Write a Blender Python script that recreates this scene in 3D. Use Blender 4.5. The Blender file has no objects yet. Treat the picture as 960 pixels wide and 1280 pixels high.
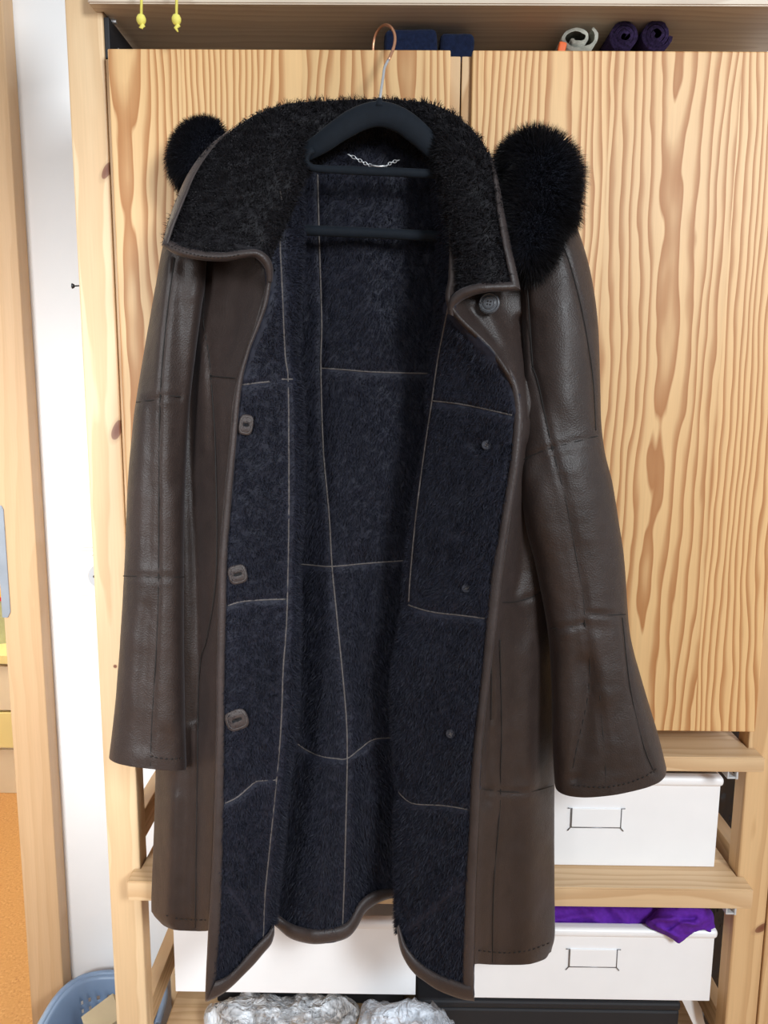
import bpy, bmesh, math, random
import numpy as np
from mathutils import Vector, Matrix
random.seed(4)
RNG = np.random.default_rng(7)
SC = bpy.context.scene
COL = SC.collection
# ------------------------------------------------------------------ camera
CAM_H = 1.35; FPX = 1000.0
R_CAM = (Matrix.Rotation(math.radians(0.5), 3, 'Z') @ Matrix.Rotation(math.radians(90 - 9.1), 3, 'X') @ Matrix.Rotation(math.radians(0.45), 3, 'Z'))
cam_d = bpy.data.cameras.new('camera'); cam = bpy.data.objects.new('camera', cam_d); COL.objects.link(cam)
cam.matrix_world = Matrix.Translation((0, 0, CAM_H)) @ R_CAM.to_4x4()
cam_d.sensor_fit = 'HORIZONTAL'; cam_d.sensor_width = 36.0; cam_d.lens = 36.0 * FPX / 960.0
cam_d.clip_start = 0.02
SC.camera = cam
# ------------------------------------------------------------------ light
world = bpy.data.worlds.new('world'); SC.world = world; world.use_nodes = True
wbg = world.node_tree.nodes['Background']; wbg.inputs[0].default_value = (0.86, 0.93, 1.0, 1); wbg.inputs[1].default_value = 0.34
def area(name, loc, target, sx, sy, power, color):
    l = bpy.data.lights.new(name, 'AREA'); l.shape = 'RECTANGLE'; l.size = sx; l.size_y = sy; l.energy = power; l.color = color
    o = bpy.data.objects.new(name, l); COL.objects.link(o); o.location = loc
    o.rotation_euler = (Vector(target) - Vector(loc)).to_track_quat('-Z', 'Y').to_euler(); return o
area('window_daylight', (1.2, -1.2, 2.15), (0.0, 1.0, 1.15), 0.5, 0.7, 56, (0.88, 0.95, 1.0))
area('wall_fill_lamp', (-0.80, -0.6, 1.5), (-0.56, 1.36, 0.95), 0.4, 0.8, 3.9, (0.93, 0.97, 1.0)).data.spread = math.radians(48)  # added fill lamp, narrow spread, brightens the white wall left of the shelving
area('next_room_lamp', (-1.2, 1.95, 2.3), (-1.1, 2.3, 0.0), 0.5, 0.5, 36, (1.0, 0.86, 0.62))
SC.view_settings.view_transform = 'Standard'; SC.view_settings.look = 'None'
SC.view_settings.gamma = 1.0; SC.view_settings.use_curve_mapping = False
SC.view_settings.exposure = 0.16
# ------------------------------------------------------------------ photo pixel -> world point at depth Y
RM = np.array(R_CAM)
def P(px, py, Y):
    px, py, Y = np.broadcast_arrays(np.asarray(px, float), np.asarray(py, float), np.asarray(Y, float))
    d = np.stack([px - 480.0, 640.0 - py, np.full(px.shape, -FPX)], -1) @ RM.T
    w = d * (Y / d[..., 1])[..., None]
    w[..., 2] += CAM_H
    return w
def PV(px, py, Y): return Vector(P(px, py, Y).tolist())
def ZP(px, py, Y): return float(P(px, py, Y)[2])
def XP(px, py, Y): return float(P(px, py, Y)[0])
# ------------------------------------------------------------------ noise (numpy)
def _h(ix, iy, iz, s):
    n = (ix * 374761393 + iy * 668265263 + iz * 2147483647 + s * 1274126177) & 0xffffffff
    n = ((n ^ (n >> 13)) * 1274126177) & 0xffffffff
    return ((n ^ (n >> 16)) & 0xffff) / 32767.5 - 1.0
def noise(p, scale, seed=0):
    q = np.asarray(p) * scale; i = np.floor(q).astype(np.int64); f = q - i; f = f * f * (3 - 2 * f)
    r = 0
    for dx in (0, 1):
        for dy in (0, 1):
            for dz in (0, 1):
                w = (f[..., 0] if dx else 1 - f[..., 0]) * (f[..., 1] if dy else 1 - f[..., 1]) * (f[..., 2] if dz else 1 - f[..., 2])
                r = r + w * _h(i[..., 0] + dx, i[..., 1] + dy, i[..., 2] + dz, seed)
    return r
def cr(pts, n):
    """Catmull-Rom through pts resampled to n points, evenly in arc length (by control index)."""
    pts = np.asarray(pts, float); m = len(pts)
    if m == 2:
        t = np.linspace(0, 1, n)[:, None]; return pts[0] * (1 - t) + pts[1] * t
    P0 = np.concatenate([[2 * pts[0] - pts[1]], pts, [2 * pts[-1] - pts[-2]]])
    t = np.linspace(0, m - 1, n); i = np.minimum(t.astype(int), m - 2); f = (t - i).reshape((-1,) + (1,) * (pts.ndim - 1))
    a, b, c, d = P0[i], P0[i + 1], P0[i + 2], P0[i + 3]
    return 0.5 * (2 * b + (c - a) * f + (2 * a - 5 * b + 4 * c - d) * f ** 2 + (3 * b - a - 3 * c + d) * f ** 3)
def smooth(pts, step):
    """Catmull-Rom resampled by arc length with spacing STEP (units of the input)."""
    d = cr(pts, max(60, len(pts) * 24)); s = np.concatenate([[0], np.cumsum(np.linalg.norm(np.diff(d, axis=0), axis=1))])
    n = max(3, int(s[-1] / step) + 1); u = np.linspace(0, s[-1], n)
    return np.stack([np.interp(u, s, d[:, k]) for k in range(d.shape[1])], 1)
def interp_y(poly, y):
    p = np.asarray(poly, float); o = np.argsort(p[:, 1]); return np.interp(y, p[o, 1], p[o, 0])
# ------------------------------------------------------------------ object helpers
def tag(o, label=None, cat=None, group=None, kind=None):
    if label: o['label'] = label
    if cat: o['category'] = cat
    if group: o['group'] = group
    if kind: o['kind'] = kind
    return o
def empty(name, loc, label, cat, group=None):
    o = bpy.data.objects.new(name, None); COL.objects.link(o); o.location = loc; o.empty_display_size = 0.02
    return tag(o, label, cat, group)
def mesh_np(name, V, faces_list, mat, parent=None, shade=True):
    """faces_list: list of int arrays (n,3) or (n,4)."""
    V = np.asarray(V, np.float64).reshape(-1, 3).copy()
    me = bpy.data.meshes.new(name)
    if parent is not None:
        L = np.array(parent_world(parent).inverted()); V = V @ L[:3, :3].T + L[:3, 3]
    faces_list = [np.asarray(f, np.int32) for f in faces_list if len(f)]
    lt = np.concatenate([np.full(len(f), f.shape[1], np.int32) for f in faces_list])
    lv = np.concatenate([f.ravel() for f in faces_list])
    me.vertices.add(len(V)); me.vertices.foreach_set('co', V.astype(np.float32).ravel())
    me.loops.add(len(lv)); me.loops.foreach_set('vertex_index', lv)
    me.polygons.add(len(lt)); me.polygons.foreach_set('loop_start', np.concatenate([[0], np.cumsum(lt)[:-1]]).astype(np.int32))
    me.polygons.foreach_set('loop_total', lt)
    me.polygons.foreach_set('use_smooth', np.full(len(lt), bool(shade)))
    me.materials.append(mat); me.update(calc_edges=True); me.validate()
    o = bpy.data.objects.new(name, me); COL.objects.link(o)
    if parent is not None: o.parent = parent
    return o
def parent_world(p):
    m = Matrix.Identity(4)
    while p is not None:
        m = p.matrix_basis @ m; p = p.parent
    return m
def from_bm(name, bm, mat, parent=None, smooth_=False):
    me = bpy.data.meshes.new(name)
    if parent is not None: bm.transform(parent_world(parent).inverted())
    bmesh.ops.recalc_face_normals(bm, faces=bm.faces)
    bm.to_mesh(me); bm.free(); me.materials.append(mat)
    for f in me.polygons: f.use_smooth = smooth_
    o = bpy.data.objects.new(name, me); COL.objects.link(o)
    if parent is not None: o.parent = parent
    return o
def bx(bm, x0, x1, y0, y1, z0, z1, bev=0.0, seg=2):
    r = bmesh.ops.create_cube(bm, size=1.0); vs = r['verts']
    for v in vs: v.co = Vector(((x0 + x1) / 2 + v.co.x * (x1 - x0), (y0 + y1) / 2 + v.co.y * (y1 - y0), (z0 + z1) / 2 + v.co.z * (z1 - z0)))
    if bev: bmesh.ops.bevel(bm, geom=list({e for v in vs for e in v.link_edges}), offset=bev, segments=seg, affect='EDGES', profile=0.5)
def box(name, dims, mat, parent=None, bev=0.002, seg=2):
    bm = bmesh.new(); bx(bm, *dims, bev=bev, seg=seg); return from_bm(name, bm, mat, parent)
def bars(name, lst, mat, parent=None, bev=0.0):
    bm = bmesh.new()
    for d in lst: bx(bm, *d, bev=bev)
    return from_bm(name, bm, mat, parent)
def prism(name, poly, z0, z1, mat, parent=None, bev=0.0015, axis='Z'):
    """extrude a polygon (x,y) from z0 to z1; axis 'Y': polygon is (x,z) extruded along y."""
    bm = bmesh.new()
    if axis == 'Z': vs = [bm.verts.new((x, y, z0)) for x, y in poly]; d = Vector((0, 0, z1 - z0))
    else: vs = [bm.verts.new((x, z0, y)) for x, y in poly]; d = Vector((0, z1 - z0, 0))
    f = bm.faces.new(vs); r = bmesh.ops.extrude_face_region(bm, geom=[f])
    bmesh.ops.translate(bm, vec=d, verts=[v for v in r['geom'] if isinstance(v, bmesh.types.BMVert)])
    if bev: bmesh.ops.bevel(bm, geom=list(bm.edges), offset=bev, segments=2, affect='EDGES')
    return from_bm(name, bm, mat, parent)
def tube_geo(path, rad, sides=8, flat=1.0, up=(0, 1, 0), base=0):
    path = np.asarray(path, float); n = len(path); rad = np.broadcast_to(np.asarray(rad, float), (n,))
    T = np.gradient(path, axis=0); T /= np.linalg.norm(T, axis=1)[:, None] + 1e-12
    U = np.tile(np.array(up, float), (n, 1)); A = np.cross(T, U); la = np.linalg.norm(A, axis=1)
    bad = la < 1e-3; A[bad] = np.cross(T[bad], np.array([1.0, 0.0, 0.3])); A /= np.linalg.norm(A, axis=1)[:, None]
    B = np.cross(A, T); th = np.linspace(0, 2 * math.pi, sides, endpoint=False)
    V = path[:, None] + rad[:, None, None] * (np.cos(th)[None, :, None] * A[:, None] + flat * np.sin(th)[None, :, None] * B[:, None])
    V = V.reshape(-1, 3); i = np.arange(n - 1)[:, None] * sides; j = np.arange(sides)[None]; k = (j + 1) % sides
    F = np.stack([i + j, i + k, i + sides + k, i + sides + j], -1).reshape(-1, 4)
    c = len(V); V = np.concatenate([V, path[:1], path[-1:]])
    j = np.arange(sides); k = (j + 1) % sides
    F3 = np.concatenate([np.stack([k, j, np.full(sides, c)], 1), np.stack([(n - 1) * sides + j, (n - 1) * sides + k, np.full(sides, c + 1)], 1)])
    return V, F + base, F3 + base
def tube(name, path, rad, mat, parent=None, sides=8, flat=1.0, up=(0, 1, 0)):
    V, F, F3 = tube_geo(path, rad, sides, flat, up); return mesh_np(name, V, [F, F3], mat, parent)
def tubes(name, specs, mat, parent=None, sides=6):
    Vs, Q, T = [], [], []; b = 0
    for path, rad in specs:
        V, F, F3 = tube_geo(path, rad, sides, base=b); Vs.append(V); Q.append(F); T.append(F3); b += len(V)
    return mesh_np(name, np.concatenate(Vs), [np.concatenate(Q), np.concatenate(T)], mat, parent)
# ------------------------------------------------------------------ materials
class NT:
    def __init__(s, name):
        s.m = bpy.data.materials.new(name); s.m.use_nodes = True; s.t = s.m.node_tree; s.b = s.t.nodes['Principled BSDF']
    def n(s, typ, **kw):
        x = s.t.nodes.new(typ)
        for k, v in kw.items(): setattr(x, k, v)
        return x
    def put(s, sock, v):
        if isinstance(v, (int, float)): sock.default_value = v
        elif isinstance(v, tuple): sock.default_value = v if len(v) == len(sock.default_value) else (*v, 1)
        else: s.t.links.new(v, sock)
    def math(s, op, a, b=0.0, c=0.0):
        x = s.n('ShaderNodeMath', operation=op); s.put(x.inputs[0], a); s.put(x.inputs[1], b); s.put(x.inputs[2], c); return x.outputs[0]
    def coord(s):
        c = s.n('ShaderNodeTexCoord'); return c.outputs['Object']
    def mapping(s, vec, scale=(1, 1, 1), loc=(0, 0, 0)):
        x = s.n('ShaderNodeMapping'); s.put(x.inputs[0], vec); x.inputs['Scale'].default_value = scale
        if isinstance(loc, tuple): x.inputs['Location'].default_value = loc
        else: s.put(x.inputs['Location'], loc)
        return x.outputs[0]
    def noise(s, vec, scale, detail=2.0, rough=0.5, dist=0.0):
        x = s.n('ShaderNodeTexNoise'); s.put(x.inputs['Vector'], vec); x.inputs['Scale'].default_value = scale
        x.inputs['Detail'].default_value = detail; x.inputs['Roughness'].default_value = rough; x.inputs['Distortion'].default_value = dist; return x.outputs[0]
    def ramp(s, fac, stops):
        x = s.n('ShaderNodeValToRGB'); s.put(x.inputs[0], fac); e = x.color_ramp.elements
        while len(e) < len(stops): e.new(0.5)
        for i, (p, c) in enumerate(stops): e[i].position = p; e[i].color = (*c, 1) if len(c) == 3 else c
        return x.outputs[0]
    def mix(s, fac, a, b):
        x = s.n('ShaderNodeMix', data_type='RGBA'); s.put(x.inputs[0], fac); s.put(x.inputs[6], a); s.put(x.inputs[7], b); return x.outputs[2]
    def bump(s, h, strength, dist):
        x = s.n('ShaderNodeBump'); x.inputs['Strength'].default_value = strength; x.inputs['Distance'].default_value = dist
        s.put(x.inputs['Height'], h); s.t.links.new(x.outputs[0], s.b.inputs['Normal']); return x
    def set(s, **kw):
        for k, v in kw.items(): s.put(s.b.inputs[k.replace('_', ' ')], v)
        return s
def S(r, g, b):
    f = lambda v: (v / 255 / 12.92) if v / 255 <= 0.04045 else ((v / 255 + 0.055) / 1.055) ** 2.4
    return (f(r), f(g), f(b))
def plain(name, col, rough=0.5, metal=0.0, var=0.06, scale=30, bump=0.15, **kw):
    n = NT(name); v = n.noise(n.coord(), scale, 3)
    lo = tuple(c * (1 - var) for c in col); hi = tuple(min(1, c * (1 + var)) for c in col)
    n.set(Base_Color=n.ramp(v, [(0.3, lo), (0.7, hi)]), Roughness=rough, Metallic=metal, **kw)
    if bump: n.bump(n.noise(n.coord(), scale * 8, 2), bump, 0.0006)
    return n.m
def wood(name, light, dark, across='x', along='z', w=0.135, N=16.0, off=0.0, wob=1.0, contrast=1.0, rough=0.45, knots=(), h=0.12, blob=1.0, sharp=0.7):
    """pine: growth rings cut lengthwise; staves of width w side by side"""
    n = NT(name); c = n.coord(); sx = n.n('ShaderNodeSeparateXYZ'); n.put(sx.inputs[0], c)
    ax = {'x': sx.outputs[0], 'y': sx.outputs[1], 'z': sx.outputs[2]}
    oi = n.n('ShaderNodeObjectInfo'); rnd = n.math('MULTIPLY', oi.outputs['Random'], 7.0)
    oth = [k for k in 'xyz' if k not in (across, along)][0]
    a = n.math('ADD', n.math('MULTIPLY_ADD', ax[oth], 0.35, ax[across]), off); l = ax[along]
    q = n.math('DIVIDE', a, w); idx = n.math('FLOOR', q)
    wn = n.n('ShaderNodeTexWhiteNoise', noise_dimensions='2D'); cv = n.n('ShaderNodeCombineXYZ'); n.put(cv.inputs[0], idx); n.put(cv.inputs[1], rnd); n.put(wn.inputs['Vector'], cv.outputs[0])
    wsep = n.n('ShaderNodeSeparateColor'); n.put(wsep.inputs[0], wn.outputs['Color'])
    r1, r2, r3 = wsep.outputs
    fr = n.math('SUBTRACT', n.math('FRACT', q), 0.5)
    v = n.n('ShaderNodeCombineXYZ'); n.put(v.inputs[0], a); n.put(v.inputs[1], n.math('MULTIPLY_ADD', idx, 3.7, rnd)); n.put(v.inputs[2], l)
    w1 = n.noise(n.mapping(v.outputs[0], (9, 1, 1.6)), 1.0, 1.0, 0.4)
    w2 = n.noise(n.mapping(v.outputs[0], (24, 1, 4.5)), 1.0, 2.0, 0.5)
    w3 = n.noise(n.mapping(v.outputs[0], (60, 1, 14)), 1.0, 1.0, 0.5)
    d = n.math('SUBTRACT', fr, n.math('MULTIPLY_ADD', r1, 0.9, -0.45))
    rr = n.math('SQRT', n.math('MULTIPLY_ADD', d, d, h * h))
    tap = n.math('MULTIPLY', n.math('MULTIPLY_ADD', r2, 0.5, -0.25), l)
    g = n.math('MULTIPLY', n.math('ADD', rr, tap), n.math('MULTIPLY_ADD', r3, N * 0.75, N * 0.5))
    g = n.math('ADD', g, n.math('MULTIPLY', w1, 4.2 * wob)); g = n.math('ADD', g, n.math('MULTIPLY', w2, 2.4 * wob * blob)); g = n.math('ADD', g, n.math('MULTIPLY', w3, 0.5 * wob))
    f = n.math('FRACT', g)
    ring = n.ramp(f, [(0.0, (0, 0, 0)), (sharp * 0.6, (0.12,) * 3), (sharp, (0.75,) * 3), (0.93, (1, 1, 1)), (1.0, (0, 0, 0))])
    fine = n.noise(n.mapping(v.outputs[0], (420, 1, 9)), 1.0, 2.0, 0.6)
    fac = n.math('MULTIPLY', ring, contrast)
    col = n.mix(fac, light, dark)
    tone = n.math('MULTIPLY_ADD', r3, 0.14, 0.93)
    tone = n.math('MULTIPLY', tone, n.math('MULTIPLY_ADD', fine, 0.16, 0.92))
    hs = n.n('ShaderNodeHueSaturation'); n.put(hs.inputs['Color'], col); n.put(hs.inputs['Value'], tone); col = hs.outputs[0]
    for (kx, kz, ka, kb, sk) in knots:      # (across, along, half sizes, skew) in object metres
        dx = n.math('SUBTRACT', ax[across], kx); dz = n.math('SUBTRACT', l, kz)
        dz2 = n.math('MULTIPLY_ADD', dx, sk, dz)
        e = n.math('ADD', n.math('POWER', n.math('ABSOLUTE', n.math('DIVIDE', dx, ka)), 2.0), n.math('POWER', n.math('ABSOLUTE', n.math('DIVIDE', dz2, kb)), 2.0))
        e = n.math('ADD', e, n.math('MULTIPLY_ADD', w3, 0.5, -0.25))
        k = n.ramp(e, [(0.0, (1, 1, 1)), (0.32, (0.85,) * 3), (0.42, (0.25,) * 3), (1.0, (0, 0, 0))])
        col = n.mix(k, col, S(120, 72, 52))
    n.set(Base_Color=col, Roughness=n.math('MULTIPLY_ADD', ring, 0.1, rough))
    n.b.inputs['Specular IOR Level'].default_value = 0.35; n.b.inputs['Coat Weight'].default_value = 0.05; n.b.inputs['Coat Roughness'].default_value = 0.35
    n.bump(n.math('ADD', ring, n.math('MULTIPLY', fine, 0.6)), 0.12, 0.0004)
    return n.m
M = {}
M['door_a'] = wood('pine_door_grain', (0.74, 0.475, 0.225), (0.43, 0.185, 0.06), w=0.142, N=19, off=0.03)
M['door_b'] = wood('pine_door_grain_wide', (0.74, 0.465, 0.215), (0.42, 0.175, 0.055), w=0.150, N=19, off=0.085, wob=1.0)
M['wood_body'] = wood('pine_carcass', (0.66, 0.44, 0.24), (0.48, 0.27, 0.12), across='y', w=0.12, N=12)
M['shelf_grey'] = wood('aged_shelf_board', (0.64, 0.54, 0.43), (0.50, 0.39, 0.30), across='y', along='x', w=0.095, N=9, contrast=0.6, wob=0.8)
M['shelf'] = wood('pine_shelf_boards', (0.68, 0.47, 0.27), (0.50, 0.29, 0.14), across='y', along='x', w=0.095, N=9, contrast=0.6, wob=0.8)
M['rung'] = wood('pine_rung', (0.66, 0.44, 0.24), (0.45, 0.25, 0.11), across='z', along='y', w=0.06, N=5, contrast=0.6)
M['casing'] = wood('beech_casing', (0.66, 0.43, 0.24), (0.56, 0.34, 0.17), w=0.2, N=22, contrast=0.45, wob=0.5, rough=0.4)
M['cord_paint'] = plain('yellow_cord_fibre', S(228, 218, 105), 0.7, scale=200)
M['wall'] = plain('white_painted_plaster', (0.92, 0.92, 0.92), 0.85, scale=12, var=0.01, bump=0.3)
M['warm_wall'] = plain('warm_plaster', (0.74, 0.62, 0.38), 0.85, scale=9, var=0.05)
M['white_metal'] = plain('white_lacquer', (0.92, 0.92, 0.93), 0.38, scale=20, var=0.015, bump=0.0)
M['grey_line'] = plain('grey_metal', (0.25, 0.26, 0.28), 0.35, 0.8, bump=0)
M['steel'] = plain('brushed_steel', (0.72, 0.73, 0.75), 0.35, 0.75, scale=90, bump=0.1)
M['dark_steel'] = plain('dark_screw_steel', (0.05, 0.05, 0.055), 0.4, 0.8, bump=0)
M['copper'] = plain('copper_wire', S(225, 165, 130), 0.3, 0.75, bump=0)
M['white_plastic'] = plain('white_plastic', (0.82, 0.82, 0.80), 0.3, scale=8, var=0.01, bump=0)
M['clear_plastic'] = plain('milky_plastic', (0.78, 0.79, 0.80), 0.25, bump=0, Transmission_Weight=0.35)
M['velvet_black'] = plain('black_flocked_plastic', (0.0045, 0.0075, 0.0125), 0.75, scale=120, var=0.15, bump=0.3, Sheen_Weight=0.04, Sheen_Roughness=0.5, Specular_IOR_Level=0.2)
M['blue_plastic'] = plain('blue_plastic', S(140, 162, 192), 0.35, scale=12, var=0.03, bump=0, Subsurface_Weight=0.0)
M['black_plastic'] = plain('glossy_black_film', (0.008, 0.008, 0.010), 0.18, scale=20, bump=0.2)
M['black_box'] = plain('black_cardboard', (0.012, 0.013, 0.017), 0.6, scale=30)
M['navy'] = plain('navy_cloth', (0.007, 0.012, 0.035), 0.95, scale=260, var=0.3, bump=0.6, Sheen_Weight=0.05, Specular_IOR_Level=0.15)
M['purple'] = plain('purple_jersey', S(92, 36, 152), 0.8, scale=220, var=0.12, bump=0.3, Specular_IOR_Level=0.2)
M['plum_knit'] = plain('plum_knit', S(48, 34, 66), 0.95, scale=500, var=0.6, bump=1.0, Specular_IOR_Level=0.2)
M['grey_felt'] = plain('pale_grey_felt', S(186, 184, 170), 0.95, scale=300, var=0.2, bump=1.0)
M['orange'] = plain('orange_rubber', S(225, 100, 40), 0.6)
M['cream_paper'] = plain('cream_card', S(205, 185, 150), 0.8)
M['pink_cloth'] = plain('pink_cloth', S(205, 170, 180), 0.9, scale=200)
def cork():
    n = NT('cork_floor'); c = n.coord(); a = n.noise(c, 160, 4, 0.7); b = n.noise(c, 35, 3, 0.6)
    n.set(Base_Color=n.mix(n.ramp(b, [(0.35, (0, 0, 0)), (0.7, (1, 1, 1))]), n.ramp(a, [(0.3, S(150, 98, 52)), (0.55, S(196, 146, 92)), (0.75, S(212, 172, 120))]), S(188, 138, 84)), Roughness=0.5)
    n.bump(a, 0.2, 0.0008); return n.m
M['cork'] = cork()
def leather(name, base, rough=0.42, sheen=0.10):
    n = NT(name); c = n.coord(); big = n.noise(c, 9, 4, 0.6); mid = n.noise(c, 60, 3, 0.6)
    vor = n.n('ShaderNodeTexVoronoi'); n.put(vor.inputs['Vector'], c); vor.inputs['Scale'].default_value = 620
    fine = n.noise(c, 900, 3, 0.6)
    lo = tuple(x * 0.72 for x in base); hi = tuple(x * 1.3 for x in base)
    col = n.ramp(n.math('ADD', n.math('MULTIPLY', big, 0.7), n.math('MULTIPLY', mid, 0.3)), [(0.32, lo), (0.68, hi)])
    n.set(Base_Color=col, Roughness=n.math('MULTIPLY_ADD', mid, 0.2, rough - 0.1), Sheen_Weight=sheen, Sheen_Roughness=0.45)
    n.b.inputs['Sheen Tint'].default_value = (0.75, 0.72, 0.78, 1); n.b.inputs['Specular IOR Level'].default_value = 0.40
    n.bump(n.math('ADD', n.math('MULTIPLY', vor.outputs['Distance'], 0.8), n.math('ADD', n.math('MULTIPLY', fine, 0.4), n.math('MULTIPLY', mid, 1.6))), 0.35, 0.0009)
    return n.m
M['leather'] = leather('dark_brown_leather', (0.0260, 0.0160, 0.0130), 0.50)
M['binding'] = leather('brown_leather_binding', (0.040, 0.029, 0.027), 0.48)
M['groove'] = plain('dark_seam', (0.008, 0.006, 0.005), 0.8, bump=0)
M['seam_cord'] = plain('grey_brown_seam', (0.105, 0.09, 0.085), 0.75, scale=300, var=0.3, bump=0.5)
def furmat(name, base, rough=0.65, sheen=0.10, tint=(0.55, 0.62, 0.9)):
    n = NT(name); c = n.coord(); g = n.n('ShaderNodeNewGeometry')
    v = n.noise(c, 260, 2, 0.6); b = n.noise(c, 14, 3, 0.5)
    lo = tuple(x * 0.6 for x in base); hi = tuple(x * 1.55 for x in base)
    col = n.ramp(n.math('ADD', n.math('MULTIPLY', v, 0.5), n.math('ADD', n.math('MULTIPLY', g.outputs['Random Per Island'], 0.25), n.math('MULTIPLY', b, 0.25))), [(0.3, lo), (0.72, hi)])
    n.set(Base_Color=col, Roughness=rough, Sheen_Weight=sheen, Sheen_Roughness=0.4); n.b.inputs['Sheen Tint'].default_value = (*tint, 1); n.b.inputs['Specular IOR Level'].default_value = 0.22
    return n.m
M['shearling'] = furmat('dark_shearling', (0.0125, 0.0130, 0.0215))
M['shearling_collar'] = furmat('dark_shearling_collar', (0.0068, 0.0060, 0.0078), tint=(0.7, 0.65, 0.7))
M['fox'] = furmat('black_fox_fur', (0.0042, 0.0030, 0.0030), 0.5, 0.12)
# ------------------------------------------------------------------ surfaces shaped from outlines
SURF = {}
def dist_poly(px, py, poly):
    d = np.full(px.shape, 1e9)
    for a, b in zip(poly[:-1], poly[1:]):
        ax_, ay = a[0], a[1]; bx_, by = b[0], b[1]; L2 = (bx_ - ax_) ** 2 + (by - ay) ** 2 + 1e-9
        t = np.clip(((px - ax_) * (bx_ - ax_) + (py - ay) * (by - ay)) / L2, 0, 1)
        d = np.minimum(d, np.hypot(px - ax_ - t * (bx_ - ax_), py - ay - t * (by - ay)))
    return d
def deform(G, folds, seams):
    """folds: (polyline, width px, amplitude m, towards the viewer when positive); seams cut a groove"""
    px, py = G[..., 0], G[..., 1]
    for poly, w, amp in folds:
        pl = smooth(poly, 25); d = dist_poly(px, py, pl)
        t = np.exp(-(d / w) ** 2); G[..., 2] -= amp * t
    for poly in seams:
        pl = smooth(poly, 12); d = dist_poly(px, py, pl)
        G[..., 2] += 0.0016 * np.exp(-(d / 2.6) ** 2) - 0.0007 * np.exp(-((d - 7) / 5.0) ** 2)
    return G
def grid_faces(nv, nu, wrap=False, base=0):
    i = np.arange(nv - 1)[:, None] * nu; j = np.arange(nu if wrap else nu - 1)[None]; k = (j + 1) % nu
    return np.stack([i + j, i + k, i + nu + k, i + nu + j], -1).reshape(-1, 4) + base
def normals(W):
    n = np.cross(np.gradient(W, axis=1), np.gradient(W, axis=0)); n /= np.linalg.norm(n, axis=-1)[..., None] + 1e-12
    if n[..., 1].mean() > 0: n = -n
    return n
def tufts(W, Nn, G, density, length, width, seed, down=0.55, seams=(), spread=0.45, curl=0.42, cull=()):
    """short wool: one slim bent blade (two triangles + tip) per hair tuft"""
    r = np.random.default_rng(seed); nv, nu = W.shape[:2]
    A = np.linalg.norm(np.cross(W[1:, :-1] - W[:-1, :-1], W[:-1, 1:] - W[:-1, :-1]), axis=-1); area_ = A.sum(); n = int(area_ * density)
    c = np.searchsorted(np.cumsum(A.ravel()) / A.sum(), r.random(n)); c = np.minimum(c, A.size - 1); i, j = np.unravel_index(c, A.shape)
    f, g = r.random(n)[:, None], r.random(n)[:, None]
    def bl(X): return (X[i, j] * (1 - f) + X[i + 1, j] * f) * (1 - g) + (X[i, j + 1] * (1 - f) + X[i + 1, j + 1] * f) * g
    p = bl(W); nn = bl(Nn); gp = bl(G)
    L = length * (0.65 + 0.7 * r.random(n))
    if len(cull):
        keep = np.min([dist_poly(gp[:, 0], gp[:, 1], smooth(q_, 12)) for q_ in cull], axis=0) > 11
        p, nn, L, gp = p[keep], nn[keep], L[keep], gp[keep]; n = len(p)
    if len(seams):
        d = np.full(n, 1e9)
        for s in seams: d = np.minimum(d, dist_poly(gp[:, 0], gp[:, 1], smooth(s, 12)))
        keep = d > 1.8; L = L * np.clip(d / 9.0, 0.35, 1.0); p, nn, L = p[keep], nn[keep], L[keep]; n = len(p)
    cx = noise(p, 150, seed + 1); cz = noise(p, 150, seed + 2); bx_ = noise(p, 32, seed + 3); bz = noise(p, 32, seed + 4)
    lean = np.stack([curl * cx + 0.22 * bx_ + spread * r.normal(size=n) * 0.5, np.zeros(n), -down + curl * cz + 0.22 * bz + spread * r.normal(size=n) * 0.5], 1)
    d1 = nn * 1.0 + lean * 0.7; d1 /= np.linalg.norm(d1, axis=1)[:, None]
    d2 = nn * 0.55 + lean * 1.2; d2 /= np.linalg.norm(d2, axis=1)[:, None]
    side = np.cross(d1, nn) + 0.3 * r.normal(size=(n, 3)); side /= np.linalg.norm(side, axis=1)[:, None] + 1e-9
    w = width * (0.7 + 0.6 * r.random(n))[:, None]; L = L[:, None]
    v0 = p - side * w - nn * 0.0006; v1 = p + side * w - nn * 0.0006; m = p + d1 * L * 0.55; v2 = m + side * w * 0.8; v3 = m - side * w * 0.8; v4 = m + d2 * L * 0.6
    V = np.stack([v0, v1, v2, v3, v4], 1).reshape(-1, 3); b = np.arange(n)[:, None] * 5
    return V, b + np.array([[0, 1, 2, 3]]), b + np.array([[3, 2, 4]])
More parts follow.
